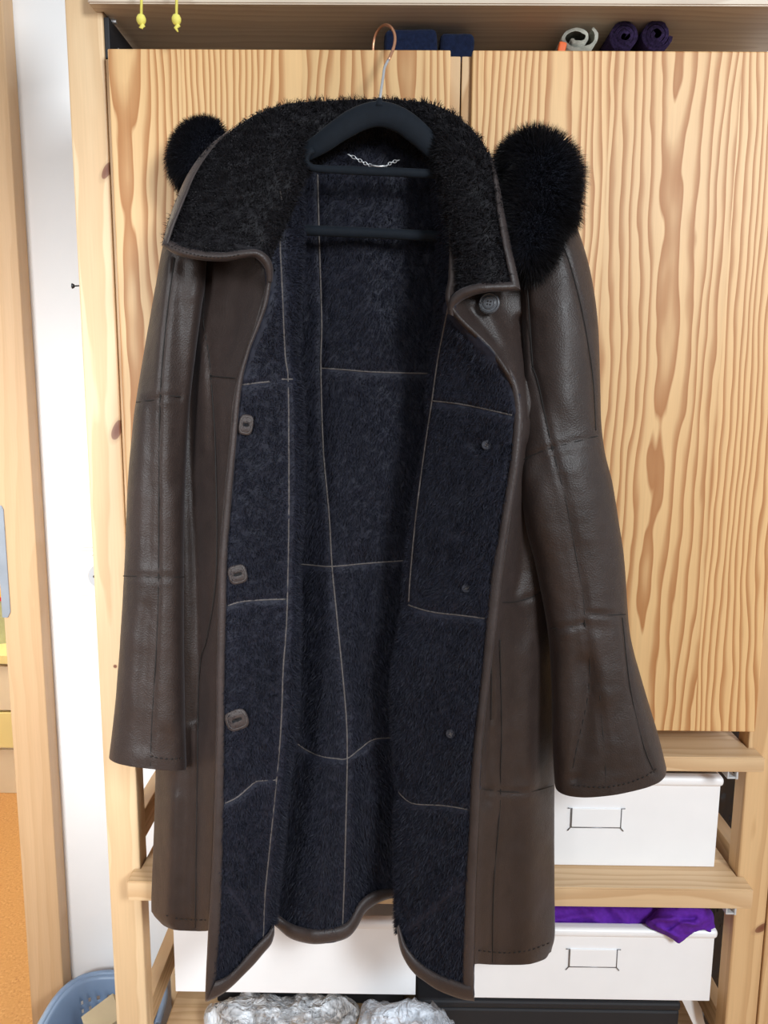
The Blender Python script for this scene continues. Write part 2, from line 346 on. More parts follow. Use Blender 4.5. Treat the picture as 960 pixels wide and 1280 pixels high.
def sheet(key, name, rows, mat, parent, step=3.0, thick=0.006, folds=(), seams=(), fur=None, rough_amp=0.0, rough_scale=60, seed=1):
    rows = np.asarray(rows, float)                       # (nr, nc, 3): px, py, Y
    w = np.abs(np.diff(rows[:, :, 0], axis=1)).sum(1).max(); h = np.hypot(np.diff(rows[:, :, 0], axis=0), np.diff(rows[:, :, 1], axis=0)).sum(0).max()
    nu, nv = max(8, int(w / step)), max(8, int(h / step))
    G = cr(rows, nv); G = np.swapaxes(cr(np.swapaxes(G, 0, 1), nu), 0, 1).copy()
    G = deform(G, folds, seams); W = P(G[..., 0], G[..., 1], G[..., 2])
    if rough_amp: W[..., 1] += rough_amp * (noise(W, rough_scale, seed) + 0.5 * noise(W, rough_scale * 2.3, seed + 9))
    Nn = normals(W); B = W - Nn * thick
    SURF[key] = (G.reshape(-1, 3), (W[..., 1] / 1.0).reshape(-1))
    V = np.concatenate([W.reshape(-1, 3), B.reshape(-1, 3)]); n = nv * nu
    F = [grid_faces(nv, nu)[:, ::-1], grid_faces(nv, nu, base=n)]
    ring = np.concatenate([np.arange(nu), np.arange(1, nv) * nu + nu - 1, (nv - 1) * nu + np.arange(nu - 2, -1, -1), np.arange(nv - 2, 0, -1) * nu])
    nx = np.roll(ring, -1); F.append(np.stack([ring, nx, nx + n, ring + n], 1))
    o = mesh_np(name, V, F, mat, parent)
    if fur:
        fur = dict(fur); fm = fur.pop('mat', mat)
        Vt, Q, T = tufts(W, Nn, G, seams=seams, seed=seed, **fur)
        t = mesh_np('wool_pile', Vt, [Q, T], fm, o); t['kind'] = 'stuff'
    return o
def yat(key, px, py, dY=-0.001, near=False):
    G, Yw = SURF[key]; out = []
    for x, y in zip(np.atleast_1d(px), np.atleast_1d(py)):
        d = np.hypot(G[:, 0] - x, G[:, 1] - y); k = d < max(2.0, d.min() + 0.6)
        if near: k = d < max(3.0, d.min() + 0.8); out.append(Yw[k].min()); continue
        out.append(np.median(Yw[k]) if Yw[k].max() - Yw[k].min() < 0.015 else Yw[k].min())
    a = np.array(out)
    if len(a) > 5: a = np.convolve(np.pad(a, 2, mode='edge'), np.ones(5) / 5, 'valid')
    return a + dY
def line_on(key, name, pts, rad, mat, parent, dY=-0.001, step=4, sides=6, flat=0.7):
    p = smooth(pts, step); lg = mat == M['groove']; Y = yat(key, p[:, 0], p[:, 1], dY, lg); return tube(name, P(p[:, 0], p[:, 1], Y), rad, mat, parent, sides, flat)
def stitches(key, name, pts, mat, parent, gap=6.0, rad=0.0007, dY=-0.001):
    p = smooth(pts, gap); Y = yat(key, p[:, 0], p[:, 1], dY, True); W = P(p[:, 0], p[:, 1], Y)
    sp = [(np.linspace(W[i] * 0.72 + W[i + 1] * 0.28, W[i] * 0.28 + W[i + 1] * 0.72, 3), rad) for i in range(len(W) - 1)]
    return tubes(name, sp, mat, parent, 5)
def band(key, name, outer, inner, Yo, Yi, mat, parent, bulge=0.004, wrap=0.012, step=4.0, wr=0.0006):
    """leather binding that rolls over an edge: outer/inner are px polylines, Yo/Yi depth polylines or floats"""
    o = smooth(outer, step); n = len(o); i_ = cr(np.asarray(inner, float), 300); s = np.concatenate([[0], np.cumsum(np.linalg.norm(np.diff(i_, axis=0), axis=1))]); u = np.linspace(0, s[-1], n)
    i_ = np.stack([np.interp(u, s, i_[:, 0]), np.interp(u, s, i_[:, 1])], 1)
    t = np.linspace(0, 1, n); Yo = np.interp(t, np.linspace(0, 1, len(np.atleast_1d(Yo))), np.atleast_1d(Yo)); Yi = np.interp(t, np.linspace(0, 1, len(np.atleast_1d(Yi))), np.atleast_1d(Yi))
    cols = []
    for a, dy in ((0.10, wrap), (-0.02, wrap * 0.35), (0.08, -bulge * 0.5), (0.3, -bulge), (0.6, -bulge), (0.85, -bulge * 0.6), (0.98, 0.0), (1.0, 0.004)):
        q = o * (1 - a) + i_ * a; cols.append(np.concatenate([q, (Yo * (1 - a) + Yi * a + dy)[:, None]], 1))
    G = np.stack(cols, 1); W = P(G[..., 0], G[..., 1], G[..., 2]); W[..., 1] += wr * noise(W, 55, 3)
    SURF[key] = (G[:, 2:7].reshape(-1, 3), W[:, 2:7, 1].reshape(-1))
    nv, nu = W.shape[:2]
    return mesh_np(name, W.reshape(-1, 3), [grid_faces(nv, nu, wrap=True)], mat, parent)
# ================================================================== THE SETTING
YW = 1.36                                     # plaster wall behind the shelving
YD = 1.0                                      # front plane of the cabinet doors
YP = 1.019                                    # front plane of the uprights
XO = -0.655                                   # edge of the doorway
def struct(o): o['kind'] = 'structure'; return o
struct(box('floor', (-2.6, 2.2, -2.6, 3.4, -0.05, 0.0), M['cork'], bev=0))
struct(box('wall_back', (XO, 2.2, YW, YW + 0.12, 0.0, 2.6), M['wall'], bev=0))
struct(box('wall_right', (2.2, 2.3, -2.6, YW + 0.12, 0.0, 2.6), M['wall'], bev=0))
struct(box('wall_left', (-2.7, -1.55, YW, YW + 0.12, 0.0, 2.6), M['wall'], bev=0))
struct(box('wall_lintel', (-1.55, XO, YW, YW + 0.12, 2.03, 2.6), M['wall'], bev=0))
struct(box('trim_2', (-1.62, -1.552, 1.322, YW - 0.0005, 0.0, 2.1), M['casing'], bev=0.002))
struct(box('wall_side', (-2.7, -2.6, -2.6, 3.1, 0.0, 2.6), M['wall'], bev=0))
struct(box('wall_far', (-2.6, 0.6, 3.0, 3.1, 0.0, 2.6), M['warm_wall'], bev=0))
x0c, x1c = XP(22, 1004, 1.325), XP(66, 1004, 1.325)
tr = struct(box('trim_1', (x0c, x1c, 1.322, YW - 0.0005, 0.0, 2.4), M['casing'], bev=0.002))
stp = prism('strike_plate', [(x0c - 0.0015, ZP(3, 632, 1.32)), (x0c + 0.010, ZP(3, 632, 1.32)), (x0c + 0.013, ZP(3, 637, 1.32)), (x0c + 0.013, ZP(3, 765, 1.32)), (x0c + 0.008, ZP(3, 772, 1.32)), (x0c - 0.0015, ZP(3, 772, 1.32))], 1.3195, 1.3218, plain('dull_zinc', (0.33, 0.36, 0.40), 0.45, 0.5, bump=0), None, bev=0.0006, axis='Y')
stp.parent = tr
# ---- cabinets with their doors
zt, zb = ZP(360, 61.5, YD), ZP(840, 914, YD)
xa0, xa1 = XP(148, 300, YD) - 0.0035, XP(563.5, 62, YD)
xs = XP(577.6, 62, YD); xb0 = XP(591, 62, YD); xb1 = XP(944.5, 912, YD)
def cabinet(x0, x1, dx0, dx1, label, dm):
    r = empty('wall_cabinet', ((x0 + x1) / 2, 1.16, zb), label, 'cabinet', 'pine wall cabinets')
    y0, y1 = YD + 0.0195, 1.315; t = 0.016
    box('side_panel', (x0, x0 + t, y0 - (0.012 if x0 > 0.05 else 0), y1, zb + 0.002, zt - 0.004), M['wood_body'], r, 0.001)
    box('side_panel', (x1 - t, x1, y0 - (0.012 if x1 < 0.2 else 0), y1, zb + 0.002, zt - 0.004), M['wood_body'], r, 0.001)
    box('top_panel', (x0 + t, x1 - t, y0, y1, zt - 0.02, zt - 0.004), M['shelf'], r, 0.001)
    box('bottom_panel', (x0 + t, x1 - t, y0, y1, zb + 0.002, zb + 0.018), M['shelf'], r, 0.001)
    box('back_panel', (x0 + t, x1 - t, y1 - 0.006, y1, zb + 0.018, zt - 0.02), M['wood_body'], r, 0)
    box('door', (dx0, dx1, YD, YD + 0.0185, zb, zt), dm, r, 0.0016)
    return r
XPL0, XPL1 = XP(137, 640, YP) - 0.0, 0
pl_x1 = XP(167, 900, YP); pl_x0 = pl_x1 - 0.0445      # left upright (refined below)
pr_x0 = XP(906, 1280, YP); pr_x1 = pr_x0 + 0.0445
cabinet(pl_x1 + 0.001, xs - 0.0008, xa0, xa1, 'pine wall cabinet with the door that carries the coat hanger', M['door_a'])
cabinet(xs + 0.0008, pr_x0 - 0.001, xb0, xb1, 'pine wall cabinet with broad flame grain beside the right upright', M['door_b'])
# ---- ladder frames
M['post_l'] = wood('pine_upright_knotty', (0.76, 0.55, 0.33), (0.62, 0.40, 0.21), w=0.06, N=5, wob=0.5, contrast=0.6, off=0.015, sharp=0.5, h=0.3,
    knots=[(XP(134, 213, YP) - pl_x0, ZP(134, 213, YP), 0.0125, 0.0125, -0.9), (XP(146, 538, YP) - pl_x0, ZP(146, 538, YP), 0.012, 0.017, -0.8), (XP(144, 833, YP) - pl_x0, ZP(144, 833, YP), 0.004, 0.004, 0.0), (XP(184, 1199, YP) - pl_x0, ZP(184, 1199, YP), 0.0028, 0.010, 0.0)])
M['post_r'] = wood('pine_upright_tan', (0.66, 0.43, 0.22), (0.48, 0.27, 0.12), w=0.06, N=5, wob=0.5, contrast=0.6, sharp=0.5, h=0.3,
    knots=[(0.040, ZP(950, 1160, YP), 0.016, 0.010, -0.5)])
def ladder(x0, mat, label, rungs, extra_rear=0.0):
    r = empty('ladder_frame', (x0, 0, 0), label, 'shelf upright', 'pine uprights of the shelving')
    w = 0.0445
    box('post', (x0, x0 + w, YP, YP + 0.032, 0.0, 1.90), mat, r, 0.0022)
    rp = box('post', (x0, x0 + w, 1.285, 1.317, 0.0, 1.90), mat, r, 0.0022)
    for k in range(7):
        z = 0.30 + k * 0.032
        for hx in (0.012, 0.034):
            bm = bmesh.new(); bmesh.ops.create_cone(bm, cap_ends=True, segments=12, radius1=0.0028, radius2=0.0028, depth=0.003, matrix=Matrix.Translation((x0 + hx, 1.2845, z)) @ Matrix.Rotation(math.pi / 2, 4, 'X'))
            from_bm('peg_hole', bm, M['groove'], rp)
    for z in rungs: box('rung', (x0 + 0.012, x0 + 0.032, YP + 0.032, 1.285, z - 0.022, z + 0.022), M['rung'], r, 0.001)
    return r
zr = ZP(187, 1042, 1.06)
ladder(pl_x0, M['post_l'], 'pale pine upright with dark knots in front of the white wall', [zr, 0.22, 0.40, 1.3, 1.62])
ladder(pr_x0, M['post_r'], 'tan pine upright at the right ends of the shelf boards', [ZP(925, 1052, 1.12), ZP(915, 1255, 1.10) - 0.01, 0.12, 1.3, 1.62])
o = box('shelf_post', (pr_x1 + 0.0015, pr_x1 + 0.046, YP - 0.001, YP + 0.031, 0.0, 1.9), M['post_r'], None, 0.0022)
tag(o, 'tan pine post of the next shelving unit at the picture edge', 'shelf upright')
# ---- shelf boards
XC = (pl_x0 + pr_x1) / 2
def board(z0, z1, label, yf=0.987, mat='shelf'):
    r = empty('shelf_board', (XC, 1.15, z0), label, 'shelf', 'pine shelf boards')
    a, b = pl_x1 + 0.001, pr_x0 - 0.001; o = 0.0095
    poly = [(a - o, yf), (b + o, yf), (b + o, YP - 0.001), (b, YP - 0.001), (b, 1.31), (a, 1.31), (a, YP - 0.001), (a - o, YP - 0.001)]
    prism('board', poly, z0, z1, M[mat], r, 0.0015)
    for px_ in (a + 0.004, b - 0.004):
        for py_ in (YP + 0.016, 1.30):
            bm = bmesh.new(); bmesh.ops.create_cone(bm, cap_ends=True, segments=10, radius1=0.0025, radius2=0.0025, depth=0.012, matrix=Matrix.Translation((px_, py_, z0 - 0.003)) @ Matrix.Rotation(math.pi / 2, 4, 'Y'))
            from_bm('shelf_pin', bm, M['steel'], r)
    return r
zA = ZP(400, 5, 0.995)
board(zA, zA + 0.02, 'upper pine shelf board above the cabinet doors', 0.995, 'shelf_grey')
z1t, z1b = ZP(880, 947, 0.987), ZP(880, 965, 0.987)
board(z1b, z1t, 'pine shelf board just below the cabinet doors')
z2t, z2b = ZP(880, 1112, 0.987), ZP(880, 1136, 0.987)
board(z2b, z2t, 'pine shelf board between the two rows of white drawers')
z3t = 0.36
board(z3t - 0.02, z3t, 'lowest pine shelf board under the black storage box', 0.987)
# ---- white drawers
def drawer(x0, x1, yf, z0, z1, label, depth=0.25, handle=None):
    r = empty('storage_box', ((x0 + x1) / 2, yf, z0), label, 'drawer', 'white storage drawers')
    t = 0.0022; y1 = yf + depth
    bars('body', [(x0, x1, yf, yf + t, z0, z1 - 0.006), (x0, x1, y1 - t, y1, z0, z1), (x0, x0 + t, yf + t, y1 - t, z0, z1), (x1 - t, x1, yf + t, y1 - t, z0, z1), (x0 + t, x1 - t, yf + t, y1 - t, z0, z0 + t)], M['white_metal'], r, 0.0008)
    box('rolled_lip', (x0 - 0.003, x1 + 0.003, yf - 0.006, yf + 0.012, z1 - 0.014, z1), M['white_metal'], r, 0.0058, 4)
    if handle:
        hx0, hx1, hz0, hz1 = handle; y = yf - 0.0012
        h = tubes('handle', [(np.array([(hx0 - .002, y, hz1), (hx0 + .003, y, hz1), (hx0 + .003, y, hz0 + .005), (hx0 - .001, y, hz0)]), 0.0008),
                             (np.array([(hx1 + .003, y, hz1), (hx1 - .002, y, hz1), (hx1 - .002, y, hz0 + .005), (hx1 + .002, y, hz0)]), 0.0008),
                             (np.array([(hx0 + .003, y, hz0 + .005), (hx1 - .002, y, hz0 + .005)]), 0.0008)], M['grey_line'], r)
        box('handle_plate', (hx0 + .004, hx1 - .003, yf - 0.0022, yf, hz0 + .006, hz1), M['white_metal'], r, 0.0006)
    return r
yU = 1.038; zu0 = z2t + 0.0005; zu1 = ZP(800, 969, yU + 0.0)
ux1 = XP(897, 1030, yU)
drawer(ux1 - 0.345, ux1, yU, zu0, zu1, 'white drawer standing on the pine board below the right cabinet', handle=(XP(711, 1020, yU), XP(778, 1020, yU), ZP(745, 1038, yU), ZP(745, 1010, yU)))
yL = 1.04; zl0, zl1 = ZP(860, 1251, yL), ZP(860, 1160, yL)
lx1 = XP(891, 1200, yL)
drawer(lx1 - 0.345, lx1, yL, zl0, zl1, 'white drawer with purple fabric spilling over its rim', handle=(XP(709, 1190, yL), XP(773, 1190, yL), ZP(745, 1212, yL), ZP(745, 1186, yL)))
lx0 = XP(218, 1200, yL)
drawer(lx0, XP(520, 1200, yL), yL, ZP(400, 1242, yL), ZP(560, 1150, yL), 'white drawer showing below the hem of the open coat', handle=None)
# runners that carry the hanging drawers
for (px, py, lab) in ((913, 972, 'small milky plastic runner clip beside the upper white drawer'), (911, 1141, 'small milky plastic runner clip beside the purple fabric')):
    zc = (z1b if py < 1000 else z2b); x = XP(px - 3, py, 1.0)
    r = empty('runner_clip', (x, 1.03, zc), lab, 'clip', 'drawer runner clips')
    bars('rail', [(x - 0.012, x + 0.011, 0.993, 1.018, zc - 0.0025, zc - 0.0003), (x - 0.004, x - 0.002, 0.993, 1.018, zc - 0.010, zc - 0.0025), (x - 0.004, x + 0.009, 0.993, 1.018, zc - 0.0125, zc - 0.010)], M['clear_plastic'], r, 0.0006)
    box('end_stop', (x + 0.007, x + 0.010, 0.992, 0.998, zc - 0.013, zc - 0.0003), M['clear_plastic'], r, 0.001)
# black storage box under the drawers
r = empty('storage_box', (XC + 0.04, 1.06, z3t), 'black storage box on the lowest board beneath the white drawers', 'box')
bxa, bxb = XP(275, 1260, 1.17), XP(505, 1260, 1.17); bzt = 0.43
box('body', (bxa, bxb, 1.15, 1.28, z3t + 0.0005, bzt - 0.012), M['black_box'], r, 0.003); box('lid', (bxa - 0.002, bxb + 0.002, 1.147, 1.2825, bzt - 0.012, bzt), M['black_box'], r, 0.003)
r = empty('black_case', (XP(690, 1270, 1.06), 1.07, z3t), 'black flat case on the lowest board below the purple fabric drawer', 'case')
cxa, cxb = XP(522, 1240, 1.06), XP(848, 1265, 1.06); czt = 0.452
box('body', (cxa, cxb, 1.055, 1.28, z3t + 0.0005, czt - 0.014), M['black_box'], r, 0.004); box('lid', (cxa - 0.001, cxb + 0.001, 1.0535, 1.281, czt - 0.0135, czt), M['black_box'], r, 0.004)
# ---- crumpled soft things
def crumple(name, px_outline, Yc, dY, mat, label, cat, seed=1, amp=0.012, scale=45, parent=None, n=34, thick=0.0):
    """closed soft bag: px_outline is its silhouette, swollen to depth dY either side, with sharp creases"""
    c = np.mean(px_outline, axis=0); out = smooth(list(px_outline) + [px_outline[0]], 6)[:-1]; m = len(out); Vs = []; Fs = []
    for sgn in (-1, 1):
        t = np.linspace(0, 1, n); G = c[None, None] * (1 - t[:, None, None]) + out[None] * t[:, None, None]
        Y = Yc + sgn * dY * np.sqrt(np.clip(1 - t ** 2.2, 0, 1))[:, None] * np.ones((1, m)); W = P(G[..., 0], G[..., 1], Y)
        k = np.abs(noise(W, scale, seed)) + 0.5 * np.abs(noise(W, scale * 2.1, seed + 3)) + 0.3 * np.abs(noise(W, scale * 4.5, seed + 5))
        W[..., 1] += -sgn * amp * (0.7 - k) * -1; W[..., 2] += amp * 0.5 * noise(W, scale, seed + 8); W[..., 0] += amp * 0.4 * noise(W, scale, seed + 11)
        W[..., 2] = np.maximum(W[..., 2], 0.362) if cat == 'bag' and Yc < 1.2 else W[..., 2]; W[..., 1] = np.minimum(W[..., 1], 1.144) if Yc < 1.2 else W[..., 1]
        Vs.append(W.reshape(-1, 3)); Fs.append(grid_faces(n, m, wrap=True, base=0 if sgn < 0 else n * m)[:, :: (1 if sgn < 0 else -1)])
    e = np.arange(m); e2 = (e + 1) % m; a = (n - 1) * m; Fs.append(np.stack([a + e, a + e2, n * m + a + e2, n * m + a + e], 1))
    o = mesh_np(name, np.concatenate(Vs), Fs, mat, parent)
    if label: tag(o, label, cat)
    return o
def film(name, tint, alpha, rough=0.12):
    n = NT(name); c = n.coord()
    n.set(Base_Color=tint, Roughness=rough, Alpha=n.ramp(n.noise(c, 24, 2, 0.5, 1.5), [(0.42, (alpha * .4,) * 3), (0.60, (min(1, alpha * 1.8),) * 3)]))
    n.bump(n.math('ABSOLUTE', n.math('SUBTRACT', n.noise(n.mapping(c, (1, 1, 0.45)), 40, 2, 0.5, 2.0), 0.5)), 1.0, 0.012); return n.m
M['bag_clear'] = film('clear_film', (0.90, 0.93, 0.98), 0.55)
M['bag_white'] = film('white_blue_film', (0.78, 0.84, 0.93), 0.75, 0.25)
crumple('plastic_bag', [(256, 1268), (275, 1252), (300, 1246), (345, 1246), (400, 1244), (436, 1248), (448, 1262), (446, 1280), (400, 1288), (330, 1289), (262, 1287), (252, 1278)], 1.10, 0.045, M['bag_clear'], 'crumpled clear plastic bag under the middle of the coat hem', 'bag', 3, 0.022, 38)
crumple('plastic_bag', [(444, 1278), (456, 1262), (480, 1252), (520, 1254), (548, 1262), (562, 1276), (566, 1290), (500, 1294), (446, 1293)], 1.018, 0.026, M['bag_white'], 'bluish white plastic bag in front of the black storage box', 'bag', 8, 0.018, 36)
crumple('bin_bag', [(862, 905), (932, 900), (936, 1100), (925, 1200), (905, 1270), (880, 1275), (876, 1130), (880, 1050), (864, 950)], 1.335, 0.012, M['black_plastic'], 'glossy black film hanging behind the right upright', 'bag', 12, 0.007, 40)
# purple fabric
def cloth(name, rows, mat, label, cat, folds, seed=2, amp=0.003, thick=0.0015, step=2.0, scale=90):
    o = sheet('cl' + name + str(seed), name, rows, mat, None, step=step, thick=thick, folds=folds, rough_amp=amp, rough_scale=scale, seed=seed)
    return tag(o, label, cat)
r = empty('purple_fabric', PV(800, 1150, 1.03), 'bright purple fabric bunched over the rim of the lower drawer', 'fabric')
rows = [[(690, 1124, 1.075), (740, 1126, 1.072), (790, 1128, 1.07), (840, 1129, 1.062), (885, 1134, 1.06)], [(690, 1136, 1.06), (740, 1136, 1.06), (790, 1137, 1.055), (840, 1136, 1.05), (888, 1146, 1.052)],
        [(688, 1148, 1.056), (740, 1150, 1.056), (790, 1152, 1.052), (840, 1150, 1.05), (890, 1158, 1.05)], [(688, 1162, 1.055), (740, 1164, 1.055), (790, 1166, 1.053), (840, 1166, 1.053), (888, 1166, 1.053)]]
sheet('pf', 'fabric_inside', rows, M['purple'], r, step=2, thick=0.002, folds=[([(720, 1126), (760, 1164)], 6, 0.006), ([(760, 1128), (790, 1160)], 5, 0.005), ([(690, 1150), (740, 1145)], 5, 0.006)], rough_amp=0.003, rough_scale=70)
rows = [[(812, 1146, 1.050), (826, 1134, 1.040), (850, 1128, 1.034), (874, 1129, 1.036), (889, 1138, 1.044), (893, 1148, 1.050)], [(808, 1150, 1.045), (826, 1145, 1.028), (850, 1142, 1.022), (872, 1142, 1.024), (886, 1147, 1.032), (893, 1154, 1.044)],
        [(808, 1156, 1.038), (826, 1156, 1.024), (848, 1157, 1.018), (866, 1152, 1.020), (884, 1152, 1.030), (894, 1158, 1.044)], [(820, 1164, 1.031), (832, 1166, 1.026), (846, 1168, 1.022), (864, 1160, 1.024), (880, 1158, 1.030), (893, 1162, 1.042)],
        [(838, 1172, 1.031), (842, 1175, 1.028), (849, 1178.5, 1.026), (858, 1172, 1.028), (874, 1163, 1.030), (890, 1164, 1.036)]]
sheet('pf2', 'fabric_fold', rows, M['purple'], r, step=1.5, thick=0.002, folds=[([(812, 1150), (836, 1148), (870, 1156)], 3.5, 0.006), ([(836, 1160), (850, 1150), (868, 1148)], 3, -0.006), ([(820, 1158), (848, 1172)], 3, 0.005), ([(850, 1134), (882, 1138)], 3, 0.004)], rough_amp=0.0015, rough_scale=120)
# ---- switch and socket
def plate(px0, py0, px1, py1, name, label, cat, socket):
    x0, x1, z0, z1 = XP(px0, py1, YW), XP(px1, py1, YW), ZP(px0, py1, YW), ZP(px0, py0, YW); x1 = x0 + (z1 - z0)
    r = empty(name, ((x0 + x1) / 2, YW, z0), label, cat)
    box('cover_plate', (x0, x1, YW - 0.008, YW - 0.0005, z0, z1), M['white_plastic'], r, 0.002)
    cx, cz = (x0 + x1) / 2, (z0 + z1) / 2
    if socket:
        bm = bmesh.new(); bmesh.ops.create_cone(bm, cap_ends=True, segments=40, radius1=0.021, radius2=0.021, depth=0.003, matrix=Matrix.Translation((cx, YW - 0.0085, cz)) @ Matrix.Rotation(math.pi / 2, 4, 'X'))
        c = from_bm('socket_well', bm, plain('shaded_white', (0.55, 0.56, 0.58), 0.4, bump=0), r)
        for dx in (-0.0095, 0.0095):
            bm = bmesh.new(); bmesh.ops.create_cone(bm, cap_ends=True, segments=14, radius1=0.0025, radius2=0.0025, depth=0.002, matrix=Matrix.Translation((cx + dx, YW - 0.0105, cz)) @ Matrix.Rotation(math.pi / 2, 4, 'X')); from_bm('pin_hole', bm, M['groove'], c)
        for dz in (-0.019, 0.016): box('earth_clip', (cx - 0.0025, cx + 0.0025, YW - 0.0125, YW - 0.009, cz + dz, cz + dz + 0.003), M['steel'], c, 0)
        tube('well_rim', np.array([(cx + 0.0215 * math.cos(a), YW - 0.0095, cz + 0.0215 * math.sin(a)) for a in np.linspace(0, 2 * math.pi, 48)]), 0.0012, M['white_plastic'], r)
    else: box('rocker', (x0 + 0.007, x1 - 0.007, YW - 0.0115, YW - 0.008, z0 + 0.007, z1 - 0.007), M['white_plastic'], r, 0.0015)
plate(101, 639, 135, 688, 'light_switch', 'white rocker light switch above the socket on the plaster wall', 'switch', False)
plate(103, 693, 135, 744, 'wall_socket', 'white round power socket half hidden by the pale upright', 'socket', True)
# ---- screw in the upright
a, b = PV(91.5, 357.5, YP + 0.016), PV(107, 357, YP + 0.016); b.x = pl_x0 + 0.001
r = empty('long_screw', b, 'dark screw sticking out sideways from the pale pine upright', 'screw')
tube('shank', np.array([a, b]), 0.0009, M['dark_steel'], r); tube('head', np.array([a - Vector((0.0012, 0, 0)), a + Vector((0.0012, 0, 0))]), [0.0036, 0.0022], M['dark_steel'], r, 12)
# ---- pull cords with beads
for px, y1, y2, lab in ((176.5, 24, 36, 'shorter yellow pull cord, the one nearer the upright'), (220.5, 24, 40, 'longer yellow pull cord hanging before the upper board')):
    Yc = 0.965; top = P(px, -70, Yc); pts = np.array([top, P(px + 0.5, -20, Yc), P(px, y1, Yc)])
    r = empty('pull_cord', pts[0].tolist(), lab, 'cord', 'yellow pull cords')
    tube('cord', pts, 0.0016, M['cord_paint'], r)
    c = P(px, y1, Yc); prof = [(-0.0055, .0012), (-0.004, .0038), (-0.001, .0052), (0.002, .0052), (0.005, .0036), (0.0065, .0014)]
    tube('bead', np.array([c + np.array([0, 0, -z]) for z, _ in prof]), [q for _, q in prof], M['cord_paint'], r, 16)
    tube('knot', np.array([P(px + 0.5, y1 + 5, Yc), P(px + 2.5, y1 + 8, Yc - .001), P(px - 1, y1 + 11, Yc), P(px + 2, y2, Yc)]), [0.0014, 0.0026, 0.0022, 0.0008], M['cord_paint'], r, 8)
# ---- things lying on the cabinets
def roll(px, py, rad, name, label, cat, group, mat, turns=2.6, sq=1.0, ph=0.5, L=0.16, th=0.0042):
    Y0 = 1.035; c = P(px, py, Y0); zc = max(c[2], zt - 0.004 + rad * sq); a = np.linspace(0, turns * 2 * math.pi, int(turns * 26)) + ph
    rr = rad * 0.22 + (rad - rad * 0.22 - th * .5) * (a - ph) / (a[-1] - ph); fr = np.stack([c[0] + rr * np.cos(a), zc + rr * np.sin(a) * sq], 1)
    T = np.gradient(fr, axis=0); T /= np.linalg.norm(T, axis=1)[:, None]; Np = np.stack([-T[:, 1], T[:, 0]], 1) * th / 2
    A, B = fr + Np, fr - Np; n = len(fr); V = []
    for Y in (Y0, Y0 + L * .5, Y0 + L):
        for X in (A, B): V.append(np.stack([X[:, 0], np.full(n, Y), X[:, 1]], 1))
    V = np.concatenate(V); V += 0.0006 * np.stack([noise(V, 260, 4), noise(V, 260, 5) * 1.5, noise(V, 260, 6)], 1)
    i = np.arange(n - 1); F = []
    def st(p, q): F.append(np.stack([p * n + i, p * n + i + 1, q * n + i + 1, q * n + i], 1))
    st(0, 1); st(0, 2); st(2, 4); st(1, 3); st(3, 5); st(4, 5)
    for e in (0, n - 1): F.append(np.array([[e, n + e, 3 * n + e, 2 * n + e], [2 * n + e, 3 * n + e, 5 * n + e, 4 * n + e]]))
    o = mesh_np(name, V, F, mat); tag(o, label, cat, group)
    Vt, Q, T3 = [], [], []
    return o
roll(781, 45, 0.0185, 'rolled_mat', 'rolled plum knitted mat beside the pale grey felt', 'mat', 'rolled plum mats', M['plum_knit'])
roll(821, 43, 0.0195, 'rolled_mat', 'rolled plum knitted mat farther from the pale grey felt', 'mat', 'rolled plum mats', M['plum_knit'], ph=2.4)
roll(722, 47, 0.026, 'folded_felt', 'pale grey felt strip folded over on the right cabinet', 'felt', None, M['grey_felt'], turns=1.6, sq=0.62, ph=3.3, th=0.0038)
def soft_box(name, x0, x1, y0, y1, z0, z1, mat, label, cat, rot=0.0, seed=3, amp=0.0015, bev=0.006):
    bm = bmesh.new(); bx(bm, x0, x1, y0, y1, z0, z1, bev=bev, seg=3); bmesh.ops.subdivide_edges(bm, edges=bm.edges[:], cuts=3, use_grid_fill=True)
    for v in bm.verts:
        q = np.array([v.co[:]]); v.co += Vector((amp * noise(q, 60, seed)[0], amp * noise(q, 60, seed + 1)[0], amp * noise(q, 60, seed + 2)[0]))
    if rot: bmesh.ops.rotate(bm, cent=((x0 + x1) / 2, y0, z0), matrix=Matrix.Rotation(rot, 3, 'Y'), verts=bm.verts)
    o = from_bm(name, bm, mat, None, True); return tag(o, label, cat)
ztop = zt - 0.004
soft_box('folded_cloth', XP(481, 45, 1.03), XP(547, 45, 1.03), 1.03, 1.15, ztop + 0.001, ZP(510, 35, 1.03), M['navy'], 'navy folded cloth directly behind the hanger hook', 'cloth', -0.03, 3, 0.001)
soft_box('folded_cloth', XP(549, 45, 1.03), XP(592, 45, 1.03), 1.033, 1.14, ztop + 0.001, ZP(570, 39, 1.03), M['navy'], 'smaller navy folded cloth next to the cabinet gap', 'cloth', 0.06, 9, 0.0012)
tube('rubber_ring', np.array([(XP(659, 60, 1.06) + 0.012 * math.cos(a), 1.06 + .002 * math.cos(a), ztop + 0.0125 + 0.0105 * math.sin(a)) for a in np.linspace(0, 2 * math.pi, 30)]), 0.003, M['orange'], None, 10)
tag(bpy.data.objects['rubber_ring'], 'orange rubber ring lying left of the pale grey felt', 'ring')
soft_box('orange_tab', XP(694, 56, 1.028), XP(704, 56, 1.028), 1.026, 1.034, ztop + 0.0005, ZP(699, 52, 1.028), M['orange'], 'small orange tab at the front of the pale grey felt', 'tab', 0.2, 5, 0.0004, 0.002)
fx = pl_x1 + 0.0005
r = empty('file_folder', (fx + 0.003, 1.16, ztop), 'thin dark folder standing against the shelf side above the cabinet', 'folder')
